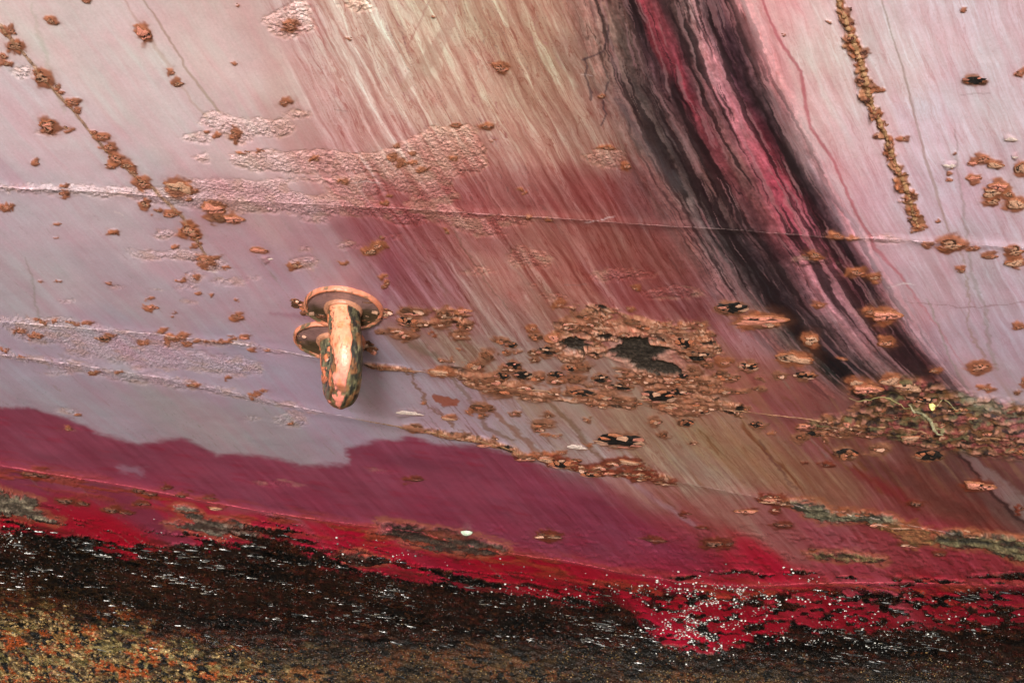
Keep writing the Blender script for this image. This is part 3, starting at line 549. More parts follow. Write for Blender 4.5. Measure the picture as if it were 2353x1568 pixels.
# ------------------------------------------------------------------ materials
def nodes(name):
    m = bpy.data.materials.new(name); m.use_nodes = True
    nt = m.node_tree; b = nt.nodes["Principled BSDF"]; return m, nt, b
def N_(nt, t, **kw):
    n = nt.nodes.new(t)
    for k, v in kw.items():
        if k.startswith('i_'):
            key = k[2:]; key = int(key) if key.isdigit() else key
            n.inputs[key].default_value = v
        else: setattr(n, k, v)
    return n
def attr_mat(name, rough=.6, grain=60., grain_amt=.35, bump=.4, bump_scale=120., spec=.35, attr="paint"):
    m, nt, b = nodes(name); L = nt.links.new
    a = N_(nt, "ShaderNodeAttribute", attribute_name=attr)
    tc = N_(nt, "ShaderNodeTexCoord")
    no = N_(nt, "ShaderNodeTexNoise"); no.inputs["Scale"].default_value = grain; no.inputs["Detail"].default_value = 4
    L(tc.outputs["Object"], no.inputs["Vector"])
    mr = N_(nt, "ShaderNodeMapRange"); mr.inputs[1].default_value = .3; mr.inputs[2].default_value = .7; mr.inputs[3].default_value = 1-grain_amt; mr.inputs[4].default_value = 1+grain_amt
    L(no.outputs[0], mr.inputs[0])
    mx = N_(nt, "ShaderNodeVectorMath", operation='SCALE'); L(a.outputs["Color"], mx.inputs[0]); L(mr.outputs[0], mx.inputs["Scale"])
    L(mx.outputs[0], b.inputs["Base Color"])
    n2 = N_(nt, "ShaderNodeTexNoise"); n2.inputs["Scale"].default_value = bump_scale; n2.inputs["Detail"].default_value = 3
    L(tc.outputs["Object"], n2.inputs["Vector"])
    bp = N_(nt, "ShaderNodeBump"); bp.inputs["Strength"].default_value = bump; bp.inputs["Distance"].default_value = .004
    L(n2.outputs[0], bp.inputs["Height"]); L(bp.outputs[0], b.inputs["Normal"])
    b.inputs["Roughness"].default_value = rough; b.inputs["Specular IOR Level"].default_value = spec
    return m
def hull_material():
    m, nt, b = nodes("weathered hull paint"); L = nt.links.new
    a = N_(nt, "ShaderNodeAttribute", attribute_name="paint"); k = N_(nt, "ShaderNodeAttribute", attribute_name="wear")
    sep = N_(nt, "ShaderNodeSeparateColor"); L(k.outputs["Color"], sep.inputs[0])
    tc = N_(nt, "ShaderNodeTexCoord")
    def noise(sc, det=3, ro=.55):
        n = N_(nt, "ShaderNodeTexNoise"); n.inputs["Scale"].default_value = sc; n.inputs["Detail"].default_value = det; n.inputs["Roughness"].default_value = ro
        L(tc.outputs["Object"], n.inputs["Vector"]); return n.outputs[0]
    def maprange(src, a0, a1, b0, b1):
        r = N_(nt, "ShaderNodeMapRange"); L(src, r.inputs[0])
        for i, v in enumerate((a0, a1, b0, b1)): r.inputs[i+1].default_value = v
        return r.outputs[0]
    def math_(op, x, y):
        n = N_(nt, "ShaderNodeMath", operation=op)
        for i, q in enumerate((x, y)):
            if isinstance(q, (int, float)): n.inputs[i].default_value = q
            else: L(q, n.inputs[i])
        return n.outputs[0]
    fine = maprange(noise(150, 4, .7), .3, .7, .93, 1.07)
    foulgr = maprange(noise(95, 3, .6), .35, .65, .45, 1.7)
    mixf = N_(nt, "ShaderNodeMix"); L(sep.outputs[1], mixf.inputs[0]); L(fine, mixf.inputs[2]); L(foulgr, mixf.inputs[3])
    sc = N_(nt, "ShaderNodeVectorMath", operation='SCALE'); L(a.outputs["Color"], sc.inputs[0]); L(mixf.outputs[0], sc.inputs["Scale"])
    fl = N_(nt, "ShaderNodeAttribute", attribute_name="flow")
    def fnoise(sx, sy, det=3, dist=0.0, ro=.6):
        mp = N_(nt, "ShaderNodeMapping"); mp.inputs["Scale"].default_value = (sx, sy, 1); L(fl.outputs["Vector"], mp.inputs[0])
        n = N_(nt, "ShaderNodeTexNoise"); n.inputs["Scale"].default_value = 1; n.inputs["Detail"].default_value = det; n.inputs["Distortion"].default_value = dist; n.inputs["Roughness"].default_value = ro
        L(mp.outputs[0], n.inputs["Vector"]); return n.outputs[0]
    tone = maprange(fnoise(13, 1.1, 5, .5, .68), .32, .68, -.42, .42)
    vein = maprange(math_('ABSOLUTE', math_('SUBTRACT', fnoise(8, .7, 4, .7, .6), .5), 0.0), .0, .034, -.95, 0.0)
    gate = maprange(fnoise(3.0, .55, 3), .42, .58, .0, 1.0)
    vein2 = maprange(math_('ABSOLUTE', math_('SUBTRACT', fnoise(19, 1.4, 4, .8, .62), .5), 0.0), .0, .02, -.6, 0.0)
    vo = N_(nt, 'ShaderNodeTexVoronoi'); vo.inputs['Scale'].default_value = 62.0; L(tc.outputs['Object'], vo.inputs['Vector'])
    dots = math_('MULTIPLY', maprange(vo.outputs['Distance'], .10, .20, -.5, 0.0), maprange(noise(5, 3), .45, .55, 0.0, 1.0))
    tone = math_('ADD', tone, dots)
    amt = math_('MULTIPLY', math_('ADD', math_('ADD', tone, math_('MULTIPLY', vein, gate)), math_('MULTIPLY', vein2, math_('SUBTRACT', 1.0, gate))), math_('MAXIMUM', sep.outputs[2], 0.0))
    pw = N_(nt, "ShaderNodeCombineXYZ")
    for i_, g_ in enumerate((.42, .92, .98)): L(math_('EXPONENT', math_('MULTIPLY', amt, g_), 0.0), pw.inputs[i_])
    mu_ = N_(nt, "ShaderNodeVectorMath", operation='MULTIPLY'); L(sc.outputs[0], mu_.inputs[0]); L(pw.outputs[0], mu_.inputs[1])
    L(mu_.outputs[0], b.inputs["Base Color"])
    ro = math_('ADD', math_('ADD', maprange(noise(6, 3), .3, .7, .40, .56), math_('MULTIPLY', sep.outputs[0], .15)), math_('ADD', math_('MULTIPLY', math_('MINIMUM', sep.outputs[2], 0.0), .14), math_('MULTIPLY', sep.outputs[1], -.16)))
    L(ro, b.inputs["Roughness"])
    b.inputs["Specular IOR Level"].default_value = .35
    vp = N_(nt, 'ShaderNodeTexVoronoi', feature='F1'); vp.inputs['Scale'].default_value = 105.0; L(tc.outputs['Object'], vp.inputs['Vector'])
    h = math_('MULTIPLY', math_('ADD', math_('MULTIPLY', vp.outputs['Distance'], .32), math_('MULTIPLY', noise(130, 3, .65), .75)), math_('ADD', math_('MULTIPLY', sep.outputs[0], 1.0), .03))
    h2 = math_('MULTIPLY', noise(110, 3, .6), math_('MULTIPLY', sep.outputs[1], 1.7))
    h3 = math_('MULTIPLY', noise(260, 2), .03)
    bp = N_(nt, "ShaderNodeBump"); bp.inputs["Strength"].default_value = 1.0; bp.inputs["Distance"].default_value = .007
    L(math_('ADD', math_('ADD', h, h2), h3), bp.inputs["Height"]); L(bp.outputs[0], b.inputs["Normal"])
    return m
M_HULL = hull_material()
M_RUST = attr_mat("flaking rust and paint", .72, 9., .42, .6, 16., .25)       # piece meshes are unit sized
M_WELD = attr_mat("weld bead", .6, 60., .25, .8, 140., .3)
M_PIPE = attr_mat("salmon painted pipe", .34, 60., .18, .45, 110., .5)
M_FOUL = attr_mat("fouling grains", .26, 200., .3, .5, 300., .5)
M_SHELL = attr_mat("barnacle shell", .5, 200., .15, .3, 300., .4)

# ------------------------------------------------------------------ object helpers
C = scene.collection
def mesh_obj(name, verts, faces, mat, parent=None, cols=None, wear=None, smooth=True, flow=None):
    me = bpy.data.meshes.new(name)
    verts = np.asarray(verts, np.float32)
    if isinstance(faces, np.ndarray):
        k = faces.shape[1]
        me.vertices.add(len(verts)); me.vertices.foreach_set("co", verts.ravel())
        me.loops.add(faces.size); me.loops.foreach_set("vertex_index", faces.astype(np.int32).ravel())
        me.polygons.add(len(faces)); me.polygons.foreach_set("loop_start", np.arange(0, faces.size, k, dtype=np.int32))
        me.update(calc_edges=True)
    else:
        me.from_pydata([tuple(map(float, v)) for v in verts], [], faces); me.update()
    for nm, arr in (("paint", cols), ("wear", wear), ("flow", flow)):
        if arr is not None:
            at = me.attributes.new(nm, 'FLOAT_COLOR', 'POINT')
            arr = np.concatenate([np.asarray(arr, np.float32), np.ones((len(arr), 1), np.float32)], 1)
            at.data.foreach_set("color", arr.ravel())
    me.polygons.foreach_set("use_smooth", np.full(len(me.polygons), smooth, bool))
    me.materials.append(mat)
    o = bpy.data.objects.new(name, me); C.objects.link(o)
    if parent: o.parent = parent
    return o
def thing(name, label, cat, loc=(0, 0, 0), group=None):
    o = bpy.data.objects.new(name, None); C.objects.link(o); o.location = loc; o.empty_display_size = .1
    o["label"] = label; o["category"] = cat
    if group: o["group"] = group
    return o
def plate_at(u, v):
    k = sum(int(v > line_y(S, u)) for S in (S1, S2, S3, S4))
    if k == 0 and u > line_x(GLX, v): k = 5
    elif k == 0 and u < line_x(LL, v): k = 6
    return PLATES[k]
def sample_disp(u, v):
    i = np.clip(np.searchsorted(UA, u), 0, len(UA)-1); j = np.clip(np.searchsorted(VA, v), 0, len(VA)-1)
    return DISP[j, i]
def frame(u, v, lift=True):
    """point, tangent along the ship, tangent up the plating, outward normal, metres per unit each way"""
    uu = np.array([u, u+1, u]); vv = np.array([v, v, v+1]); p, n = hit(uu, vv)
    nn = n[0]; ex = np.cross(np.array([0, 0, 1.]), nn); ex = ex/np.linalg.norm(ex)
    if ex[0] < 0: ex = -ex
    ey = np.cross(nn, ex)
    p0 = p[0]+(nn*sample_disp(u, v) if lift else 0)
    return p0, ex, ey, nn, np.linalg.norm(p[1]-p[0]), np.linalg.norm(p[2]-p[0])

# ------------------------------------------------------------------ hull plates
hull = thing("ship_hull", "weathered pink and crimson steel ship hull with rust, run-off stains and fouled waterline", "ship hull")
ny, nx = shape
ii = np.arange(ny*nx).reshape(ny, nx)
quads = np.stack([ii[:-1, :-1], ii[1:, :-1], ii[1:, 1:], ii[:-1, 1:]], -1).reshape(-1, 4)
fu = (U[:-1, :-1]+U[1:, 1:]).ravel()/2; fv = (V[:-1, :-1]+V[1:, 1:]).ravel()/2
pid = np.zeros(len(quads), int)
for S in (S1, S2, S3, S4): pid += (fv > line_y(S, fu)).astype(int)
top = pid == 0
GLX = GL+[(2130, 575)]
pid = np.where(top & (fu > line_x(GLX, fv)), 5, pid)
pid = np.where(top & (fu < line_x(LL, fv)), 6, pid)
PV = PD.reshape(-1, 3); CV = COL.reshape(-1, 3); FL = np.stack([SW/100., V/100., n_lo*3], -1).reshape(-1, 3); WE = np.stack([ROUGH, FO, STREAK*(1-FO)*(1-ROUGH*.7)-WET], -1).reshape(-1, 3)
plab = ["pale pink plate with tan stripping and dark run-off", "lilac pink plate between the upper welds", "narrow lilac plate between two close welds", "maroon plate merging to brown stains", "crimson plate with dark fouling along the waterline", "pale pink plate right of the rusty weld", "pale pink corner plate"]
PLATES = []
for k in range(7):
    f = quads[pid == k]
    vi, inv = np.unique(f, return_inverse=True)
    o = mesh_obj("hull_plate", PV[vi], inv.reshape(-1, 4), M_HULL, hull, CV[vi], WE[vi], flow=FL[vi]); o["label"] = plab[k]; PLATES.append(o)

# ------------------------------------------------------------------ weld beads
def weld(pts, u0, u1, rad, colf, name="weld_seam", lump=.35, step=3.0, vert=False):
    n = int((u1-u0)/step); a = np.linspace(u0, u1, n)
    if vert: uu, vv = line_x(pts, a), a
    else: uu, vv = a, line_y(pts, a)
    wob = (fbm2(a/14., a*0+3, 2, 201)-.5)*3.0
    uu = uu+(wob if vert else 0); vv = vv+(0 if vert else wob*.6)
    p, nn = hit(uu, vv)
    ds = np.array([sample_disp(x, y) for x, y in zip(uu, vv)]); p = p+nn*(ds*.8)[:, None]
    t = np.gradient(p, axis=0); t /= np.linalg.norm(t, axis=1, keepdims=True); s = np.cross(nn, t)
    K = 7; vs = []; cs = []
    r = rad*np.clip(.55+lump*(fbm2(a/6., a*0, 3, 203)-.3)*2+1.1*(fbm2(a/90., a*0+2, 2, 207)-.5)+.12*np.sin(a*1.1), .12, 2)
    for k in range(K):
        an = math.pi*(k/(K-1)); rr = r*(1+.35*(vn2(a/4., a*0+k*3.1, 205)-.5))
        vs.append(p+s*(np.cos(an)*rr*1.25)[:, None]+nn*(np.sin(an)*rr*.8-rad*.12)[:, None])
        cs.append(colf(uu, vv, k/(K-1)))
    vs = np.stack(vs, 1); cs = np.stack(cs, 1)
    id_ = np.arange(n*K).reshape(n, K)
    q = np.stack([id_[:-1, :-1], id_[1:, :-1], id_[1:, 1:], id_[:-1, 1:]], -1).reshape(-1, 4)
    o = mesh_obj(name, vs.reshape(-1, 3), q, M_WELD, hull, cs.reshape(-1, 3)); return o
def from_hull(tint, mixa):
    def f(u, v, k):
        i = np.clip(np.searchsorted(UA, u), 0, len(UA)-1); j = np.clip(np.searchsorted(VA, v), 0, len(VA)-1)
        c = COL[j, i]; return np.clip(c*(1-mixa)+alb(tint)*mixa, 0, .8)*.82*np.exp((vn2(u/5., v/5.+k*2, 211)-.5)*.5)[:, None]
    return f
def rusty(u, v, k):
    n = fbm2(u/9.+k, v/9., 3, 215)[:, None]
    return alb((110, 74, 44))*(1-n)+alb((180, 136, 100))*n*.9
def seam2(u, v, k):
    m = sstep(800, 900, u)[:, None]; return from_hull((186,160,155), .3)(u, v, k)*(1-m)+(rusty(u, v, k)*.5+from_hull((150,100,80), .4)(u, v, k)*.5)*m
def seam3(u, v, k):
    m = (sstep(760, 900, u)*sstep(1560, 1450, u))[:, None]; return from_hull((180,150,145), .25)(u, v, k)*(1-m)+rusty(u, v, k)*.8*m
weld(S1, -500, 2850, .0046, from_hull((190,150,145), .10))["label"] = "long upper weld bead crossing the whole hull"
weld(S2, -500, 2850, .0055, seam2)["label"] = "second weld bead running behind the bent pipe"
weld(S3, -500, 2850, .0055, seam3)["label"] = "third weld bead at the edge of the maroon paint"
weld(S4, -500, 2850, .008, from_hull((176,60,72), .3))["label"] = "lowest weld bead, bright crimson"
weld(GL, -200, 515, .0050, rusty, lump=1.0, step=2.0, vert=True)["label"] = "steep butt weld eaten by brown rust"
weld(LL, -160, 585, .0042, from_hull((160,120,92), .6), lump=.6, step=2.0, vert=True)["label"] = "slanting butt weld dotted with rust"

# ------------------------------------------------------------------ blister / flake / hole shapes (unit size, shared between copies)
def piece_mesh(kind, seed):
    r = np.random.RandomState(seed)
    rustd, rust, orange = alb((82,52,36)), alb((142,86,60)), alb((186,108,76))
    tan, salmon, palep, black, grey = alb((188,140,114)), alb((204,128,108)), alb((206,182,172)), alb((24,20,18)), alb((84,82,74))
    name = {'b': 'rust_blister', 'd': 'cracked_blister', 'f': 'rust_flake', 'h': 'rust_hollow', 'p': 'paint_chip', 'k': 'dark_rust_blister'}[kind]
    vs = []; cs = []; fs = []
    def outline(n, lo, hi):
        t = (np.arange(n)+r.uniform(-.3, .3, n))/n*6.2832; return np.stack([np.cos(t), np.sin(t)], 1)*r.uniform(lo, hi, n)[:, None]
    def shard(cx, cy, rx, ry, z0, tx, ty, col, thick=.09, n=7):
        o = outline(n, .55, 1.1)*np.array([rx, ry])+np.array([cx, cy]); base = len(vs)
        ph = r.rand()*6
        for lev in (0, 1):
            for q in o:
                z = z0+tx*(q[0]-cx)+ty*(q[1]-cy)-(0 if lev else thick)+.05*math.sin(q[0]*7+ph)
                vs.append((q[0], q[1], max(z, -.05))); cs.append(col*r.uniform(.82, 1.15) if lev else rustd*r.uniform(.5, 1.1))
        vs.append((cx+r.uniform(-.2, .2)*rx, cy+r.uniform(-.2, .2)*ry, z0+r.uniform(-.03, .10))); cs.append(col*r.uniform(.85, 1.15))
        for k in range(n):
            k2 = (k+1) % n; fs.append((base+n+k, base+n+k2, base+2*n)); fs.append((base+k, base+k2, base+n+k2, base+n+k))
    def bed(rad, zc, c1, c2, n=18):
        o = outline(n, rad*.72, rad*1.12); base = len(vs)
        for f_, z in ((1, -.06), (.8, zc*.8), (.45, zc)):
            for q in o: vs.append((q[0]*f_, q[1]*f_, z+(r.uniform(-.05, .08) if f_ < 1 else 0))); cs.append((c1 if r.rand() < .5 else c2)*r.uniform(.6, 1.2))
        vs.append((0, 0, zc)); cs.append(c1)
        for l in (0, 1):
            for k in range(n): k2 = (k+1) % n; fs.append((base+l*n+k, base+l*n+k2, base+(l+1)*n+k2, base+(l+1)*n+k))
        for k in range(n): fs.append((base+2*n+k, base+2*n+(k+1) % n, base+3*n))
    pal = [salmon*.85, tan*.8, salmon*.62, orange*.75, alb((200,150,128)), rust, rust*.6, alb((150,112,92)), rustd*1.3]
    if kind == 'f':
        bed(1.0, .10, rustd, rust*.8)
        for i in range(r.randint(3, 7)):
            shard(r.uniform(-.62, .62), r.uniform(-.5, .5), r.uniform(.28, .62), r.uniform(.2, .5), r.uniform(.18, .5), r.uniform(-.25, .25), r.uniform(-.75, .35), pal[r.randint(len(pal))], r.uniform(.05, .14), r.randint(5, 9))
        if r.rand() < .5: shard(r.uniform(-.4, .4), r.uniform(-.5, -.1), r.uniform(.15, .35), r.uniform(.12, .25), .16, 0, -.2, black, .05)
    elif kind == 'h':
        bed(1.0, .03, black, black*1.8)
        m = r.randint(8, 13)
        for i in range(m):
            t = 6.2832*i/m+r.uniform(-.25, .25); rr = r.uniform(.72, .95)
            if r.rand() < .12: continue
            k = .42 if math.sin(t) > -.2 else .26
            shard(rr*math.cos(t), rr*math.sin(t), r.uniform(.22, .42), r.uniform(.16, .34), r.uniform(.12, .34)*(1.3 if math.sin(t) > 0 else .8), -k*math.cos(t), -k*math.sin(t)*1.5, pal[r.randint(len(pal))], .07, r.randint(5, 8))
    else:
        nr, na = 9, 26; ph = r.rand(8)*6.28; th = np.linspace(0, 2*math.pi, na, endpoint=False)
        rad = 1+.20*np.sin(2*th+ph[0])+.16*np.sin(3*th+ph[1])+.12*np.sin(5*th+ph[2])+.14*(r.rand(na)-.5)*2
        ca = r.rand()*6.28; cn = np.array([math.cos(ca)*.35, math.sin(ca)]); off = r.uniform(-.25, .25)
        for i in range(nr+1):
            q = i/nr
            for k in range(na):
                rr = q*rad[k]; x, y = rr*math.cos(th[k]), rr*math.sin(th[k])
                nz = float(fbm2(np.array(x*2.3+seed), np.array(y*2.3), 3, seed)); nz2 = float(fbm2(np.array(x*5+seed), np.array(y*5), 2, seed+9))
                if kind in 'bk':                     # crusty rust mound
                    z = .34*(1-q**2.2)*(.35+1.3*nz)+.42*(nz2-.5)*(1-q**4)
                    c = rust*(1-nz2)+tan*nz2 if q < .72 else rustd*(1-nz2)+orange*nz2
                    if nz2 < .42: c = rustd*.5
                    if nz2 > .60 and q < .75: c = salmon if seed % 3 else tan
                    if kind == 'k': c = np.asarray(c)*np.array([.42, .36, .40])
                elif kind == 'd':                    # paint dome, cracked open
                    z = .46*max(0, 1-q**2.6)**.6*(.7+.6*nz)+.10*(nz2-.5)
                    c = (tan if seed % 2 else salmon)*(.8+.45*nz2)
                    if q > .78: c = rust*(.6+.8*nz2)
                    cr = x*cn[0]+y*cn[1]-off+.5*(nz-.5)+.35*(nz2-.5)
                    if abs(cr) < .08 and q < .82: z -= .30; c = black
                    elif 0 < cr < .3: z += .12*(1-q)
                    cr2 = x*cn[1]-y*cn[0]+.6*(nz-.5)
                    if abs(cr2) < .06 and q < .7 and cr > 0: z -= .18; c = black
                else:
                    z = .30*(1-q**3)*(.6+.7*nz); c = palep*(.85+.25*nz2)
                    if y < -.55+.3*nz: c = rust
                if q == 1: z = -.08
                vs.append((x, y, z)); cs.append(c)
        id_ = np.arange((nr+1)*na).reshape(nr+1, na); nxt = np.roll(id_, -1, 1)
        fs = np.stack([id_[:-1], id_[1:], nxt[1:], nxt[:-1]], -1).reshape(-1, 4)
    o = mesh_obj(name, np.array(vs), fs, M_RUST, None, np.array(cs), None, smooth=kind in 'bdpk')
    me = o.data; bpy.data.objects.remove(o); return name, me
LIB = {k: [piece_mesh(k, 31*i+j*7+5) for i in range(n)] for j, (k, n) in enumerate((('b', 12), ('d', 10), ('f', 14), ('h', 8), ('p', 3), ('k', 6)))}
cnt = {}
pieces.sort(key=lambda q: -q[2]*q[3])
for x, y, w, h, st in pieces:
    name, me = random.choice(LIB[st]); cnt[st] = cnt.get(st, 0)+1
    if cnt[st] > 298: continue
    p0, ex, ey, nn, mu, mv = frame(x, y)
    kf = .84 if st in 'bk' else (1.22 if st == 'h' else 1.0)
    sx, sy = w/2*mu*kf, h/2*mv*.80*kf
    sz = {'b': .38, 'd': .46, 'f': .52, 'h': .60, 'p': .5, 'k': .5}[st]*min(sx, sy)*random.uniform(.8, 1.2)
    fl = random.choice((-1, 1))
    if y < 520 and abs(x-line_x(GL, y)) < 26: sz *= .6
    a = random.uniform(-.12, .12) if abs(x-line_x(GL, y)) > 22 or y > 520 else random.uniform(-1.5, 1.5)
    X = ex*math.cos(a)+ey*math.sin(a); Y = ey*math.cos(a)-ex*math.sin(a)
    o = bpy.data.objects.new(name, me); C.objects.link(o)
    R = Matrix(((X[0]*sx*fl, Y[0]*sy, nn[0]*sz, p0[0]), (X[1]*sx*fl, Y[1]*sy, nn[1]*sz, p0[1]), (X[2]*sx*fl, Y[2]*sy, nn[2]*sz, p0[2]), (0, 0, 0, 1)))
    o.parent = plate_at(x, y); o.matrix_world = R
print("pieces", cnt)

# ------------------------------------------------------------------ grains of fouling and barnacles (uncountable)
def scatter(name, n, usel, smin, smax, colf, mat, hgt, sides=5, elong=1.0):
    vs = []; cs = []; fs = []
    u, v, s = usel(n); n = len(u)
    p, nn = hit(u, v)
    i = np.clip(np.searchsorted(UA, u), 0, len(UA)-1); j = np.clip(np.searchsorted(VA, v), 0, len(VA)-1)
    p = p+nn*(DISP[j, i]-.0005)[:, None]
    ex = np.cross(np.array([0, 0, 1.]), nn); ex /= np.linalg.norm(ex, axis=1, keepdims=True); ey = np.cross(nn, ex)
    sz = (smin+(smax-smin)*RNG.rand(n)**2)*s
    rot = RNG.rand(n)*6.28; c = colf(u, v, n)
    rings = [(1.0, 0.0), (.72, .7)]; V_ = []
    for rr, hh in rings:
        for k in range(sides):
            an = rot+6.283*k/sides; q = sz*rr*(.75+.5*RNG.rand(n))
            V_.append(p+ex*(np.cos(an)*q*elong)[:, None]+ey*(np.sin(an)*q-np.cos(an)*q*(elong-1)*.35)[:, None]+nn*(sz*hh*hgt)[:, None])
    V_.append(p+nn*(sz*hgt)[:, None]+ex*(sz*.2*(RNG.rand(n)-.5))[:, None])
    V_ = np.stack(V_, 1); m = V_.shape[1]
    tri = []
    for k in range(sides):
        a, b = k, (k+1) % sides
        tri += [(a, b, sides+b), (a, sides+b, sides+a), (sides+a, sides+b, 2*sides)]
    tri = np.array(tri); F = (np.arange(n)*m)[:, None, None]+tri[None]
    cc = np.repeat(c[:, None, :], m, 1)
    o = mesh_obj(name, V_.reshape(-1, 3), F.reshape(-1, 3), mat, hull, cc.reshape(-1, 3), None, smooth=False); o["kind"] = "stuff"; return o
def fo_at(u, v):
    i = np.clip(np.searchsorted(UA, u), 0, len(UA)-1); j = np.clip(np.searchsorted(VA, v), 0, len(VA)-1); return FO[j, i], lowz[j, i]
def sel_grain(n):
    u = RNG.uniform(-120, 2470, n*2); v = RNG.uniform(1200, 1640, n*2); f, l = fo_at(u, v); k = RNG.rand(n*2) < f*sstep(.40, .60, fbm2(u/40., (v-.12*u)/9., 3, 365))
    return u[k][:n], v[k][:n], np.ones(k.sum())[:n]
def col_grain(u, v, n):
    f, l = fo_at(u, v); r = RNG.rand(n)
    pal = alb(np.array([(30,25,23),(48,29,24),(22,21,22),(70,32,25),(50,42,36)])); pal2 = alb(np.array([(44,34,22),(96,74,42),(26,22,19),(84,42,22),(60,46,30)]))
    k = (r*5).astype(int); c = np.where((RNG.rand(n) < l*.8)[:, None], pal2[k], pal[k]); return c*(.35+.6*RNG.rand(n))[:, None]
scatter("fouling_crust", 30000, sel_grain, .0025, .009, col_grain, M_FOUL, .6)["label"] = "dark grainy fouling crust below the waterline"
M_WEED = attr_mat("wet black weed", .22, 200., .2, .3, 200., .9)
def sel_weed(n):
    u = RNG.uniform(-100, 2450, n*6); v = RNG.uniform(1215, 1560, n*6); f, l = fo_at(u, v)
    w = fbm2(u/170., (v-.20*u)/22., 3, 193); d = v-line_y(FT, u)
    k = RNG.rand(n*6) < f*(1-l*.85)*sstep(.46, .66, w)*sstep(.48, .62, fbm2(u/44., (v-.2*u)/9., 3, 195))*(.25+.75*np.exp(-((d-60)/55.)**2))
    return u[k][:n], v[k][:n], np.ones(k.sum())[:n]
def col_weed(u, v, n): return alb(np.array((60, 60, 60)))*(.2+1.6*RNG.rand(n)**5)[:, None]
scatter("wet_weed", 3400, sel_weed, .003, .009, col_weed, M_WEED, .8, 5, 4.2)["label"] = "wet black weed glinting in streaks along the fouling"
def sel_barn(n):
    us, vs = [], []
    for cu, cv, su, sv, k in ((1600,1425,60,40,900),(1690,1370,100,18,600),(1560,1360,70,14,300),(1950,1420,170,36,480),(2200,1400,130,30,140),(1605,1440,34,22,420),(1860,1462,36,8,120),(2070,1478,60,8,90),(1500,1330,90,10,70),(1280,1380,60,14,90),(30,1232,26,12,120),(860,1245,60,14,26),(780,1290,80,14,26),(360,1220,70,18,12),(700,1235,60,14,16),(1000,1280,120,14,40),(1250,1360,70,12,60),(1600,1470,70,14,120),(1760,1445,50,14,120),(2100,1460,140,12,120),(1740,1310,60,6,60),(1900,1325,40,5,50),(900,1272,50,6,30),(520,1235,30,4,16),(1130,1360,80,10,50),(1330,1370,60,10,60)):
        us.append(RNG.normal(cu, su, k)); vs.append(RNG.normal(cv, sv, k))
    u = np.concatenate(us); v = np.concatenate(vs); ok = (fbm2(u/26., v/12., 3, 361) > .52) & (v > 1190) & (u > -50) & (u < 2420); return u[ok], v[ok], np.ones(ok.sum())
def col_barn(u, v, n):
    return alb(np.array((226, 222, 214)))*(.12+.8*RNG.rand(n)**1.8)[:, None]
scatter("barnacles", 3000, sel_barn, .0016, .0072, col_barn, M_SHELL, 1.0, 6)["label"] = "tiny white barnacles sprinkled on crimson paint"
def sel_och(n):
    u = RNG.uniform(-100, 2450, n*3); v = RNG.uniform(1380, 1640, n*3); f, l = fo_at(u, v); k = RNG.rand(n*3) < l*l*sstep(.45, .62, fbm2(u/70., v/22., 3, 301))
    return u[k][:n], v[k][:n], (1+1.3*sstep(900, 300, u))[k][:n]
def col_och(u, v, n): return alb(np.array((150, 118, 72)))*(.15+.85*RNG.rand(n)**1.5)[:, None]
scatter("ochre_growth", 6500, sel_och, .002, .006, col_och, M_SHELL, .7, 5)["label"] = "ochre crusty growth along the bottom edge"

# ------------------------------------------------------------------ bent pipe on two flanges
p1, ex, ey, nn, mu, mv = frame(789, 707, False)
p2, _, _, nn2, _, _ = frame(757, 781, False)
pipe = thing("bent_pipe", "salmon painted U-shaped pipe with peeling rust, standing out of the hull on two flanges", "pipe", p1)
PR = 37.5*mu                                    # pipe radius
def put(o, keep=True):
    o.parent = pipe; o.matrix_parent_inverse = Matrix.Translation(-Vector(p1)); return o
def lathe(c, n_, e1, prof, na, colf, name, jag=0.0, seed=0, smooth=True):
    e2 = np.cross(n_, e1); th = np.linspace(0, 2*math.pi, na, endpoint=False); vs = []; cs = []
    for i, (r, h) in enumerate(prof):
        rr = r*(1+jag*(fbm2(np.cos(th)*3+seed, np.sin(th)*3, 3, 311)-.5)*2+jag*3*sstep(.2, -.4, np.sin(th))*(fbm2(np.cos(th)*9+seed, np.sin(th)*9, 2, 312)-.6))
        hh = h+jag*r*.3*(fbm2(np.cos(th)*5+seed+9, np.sin(th)*5+i*.4, 2, 313)-.5)
        q = c+e1*(np.cos(th)*rr)[:, None]+e2*(np.sin(th)*rr)[:, None]+n_*hh[:, None]
        vs.append(q); cs.append(colf(th, i/(len(prof)-1)))
    vs = np.stack(vs, 0); cs = np.stack(cs, 0); id_ = np.arange(len(prof)*na).reshape(len(prof), na); nx_ = np.roll(id_, -1, 1)
    f = np.stack([id_[:-1], nx_[:-1], nx_[1:], id_[1:]], -1).reshape(-1, 4)
    return put(mesh_obj(name, vs.reshape(-1, 3), f, M_PIPE, None, cs.reshape(-1, 3), None, smooth))
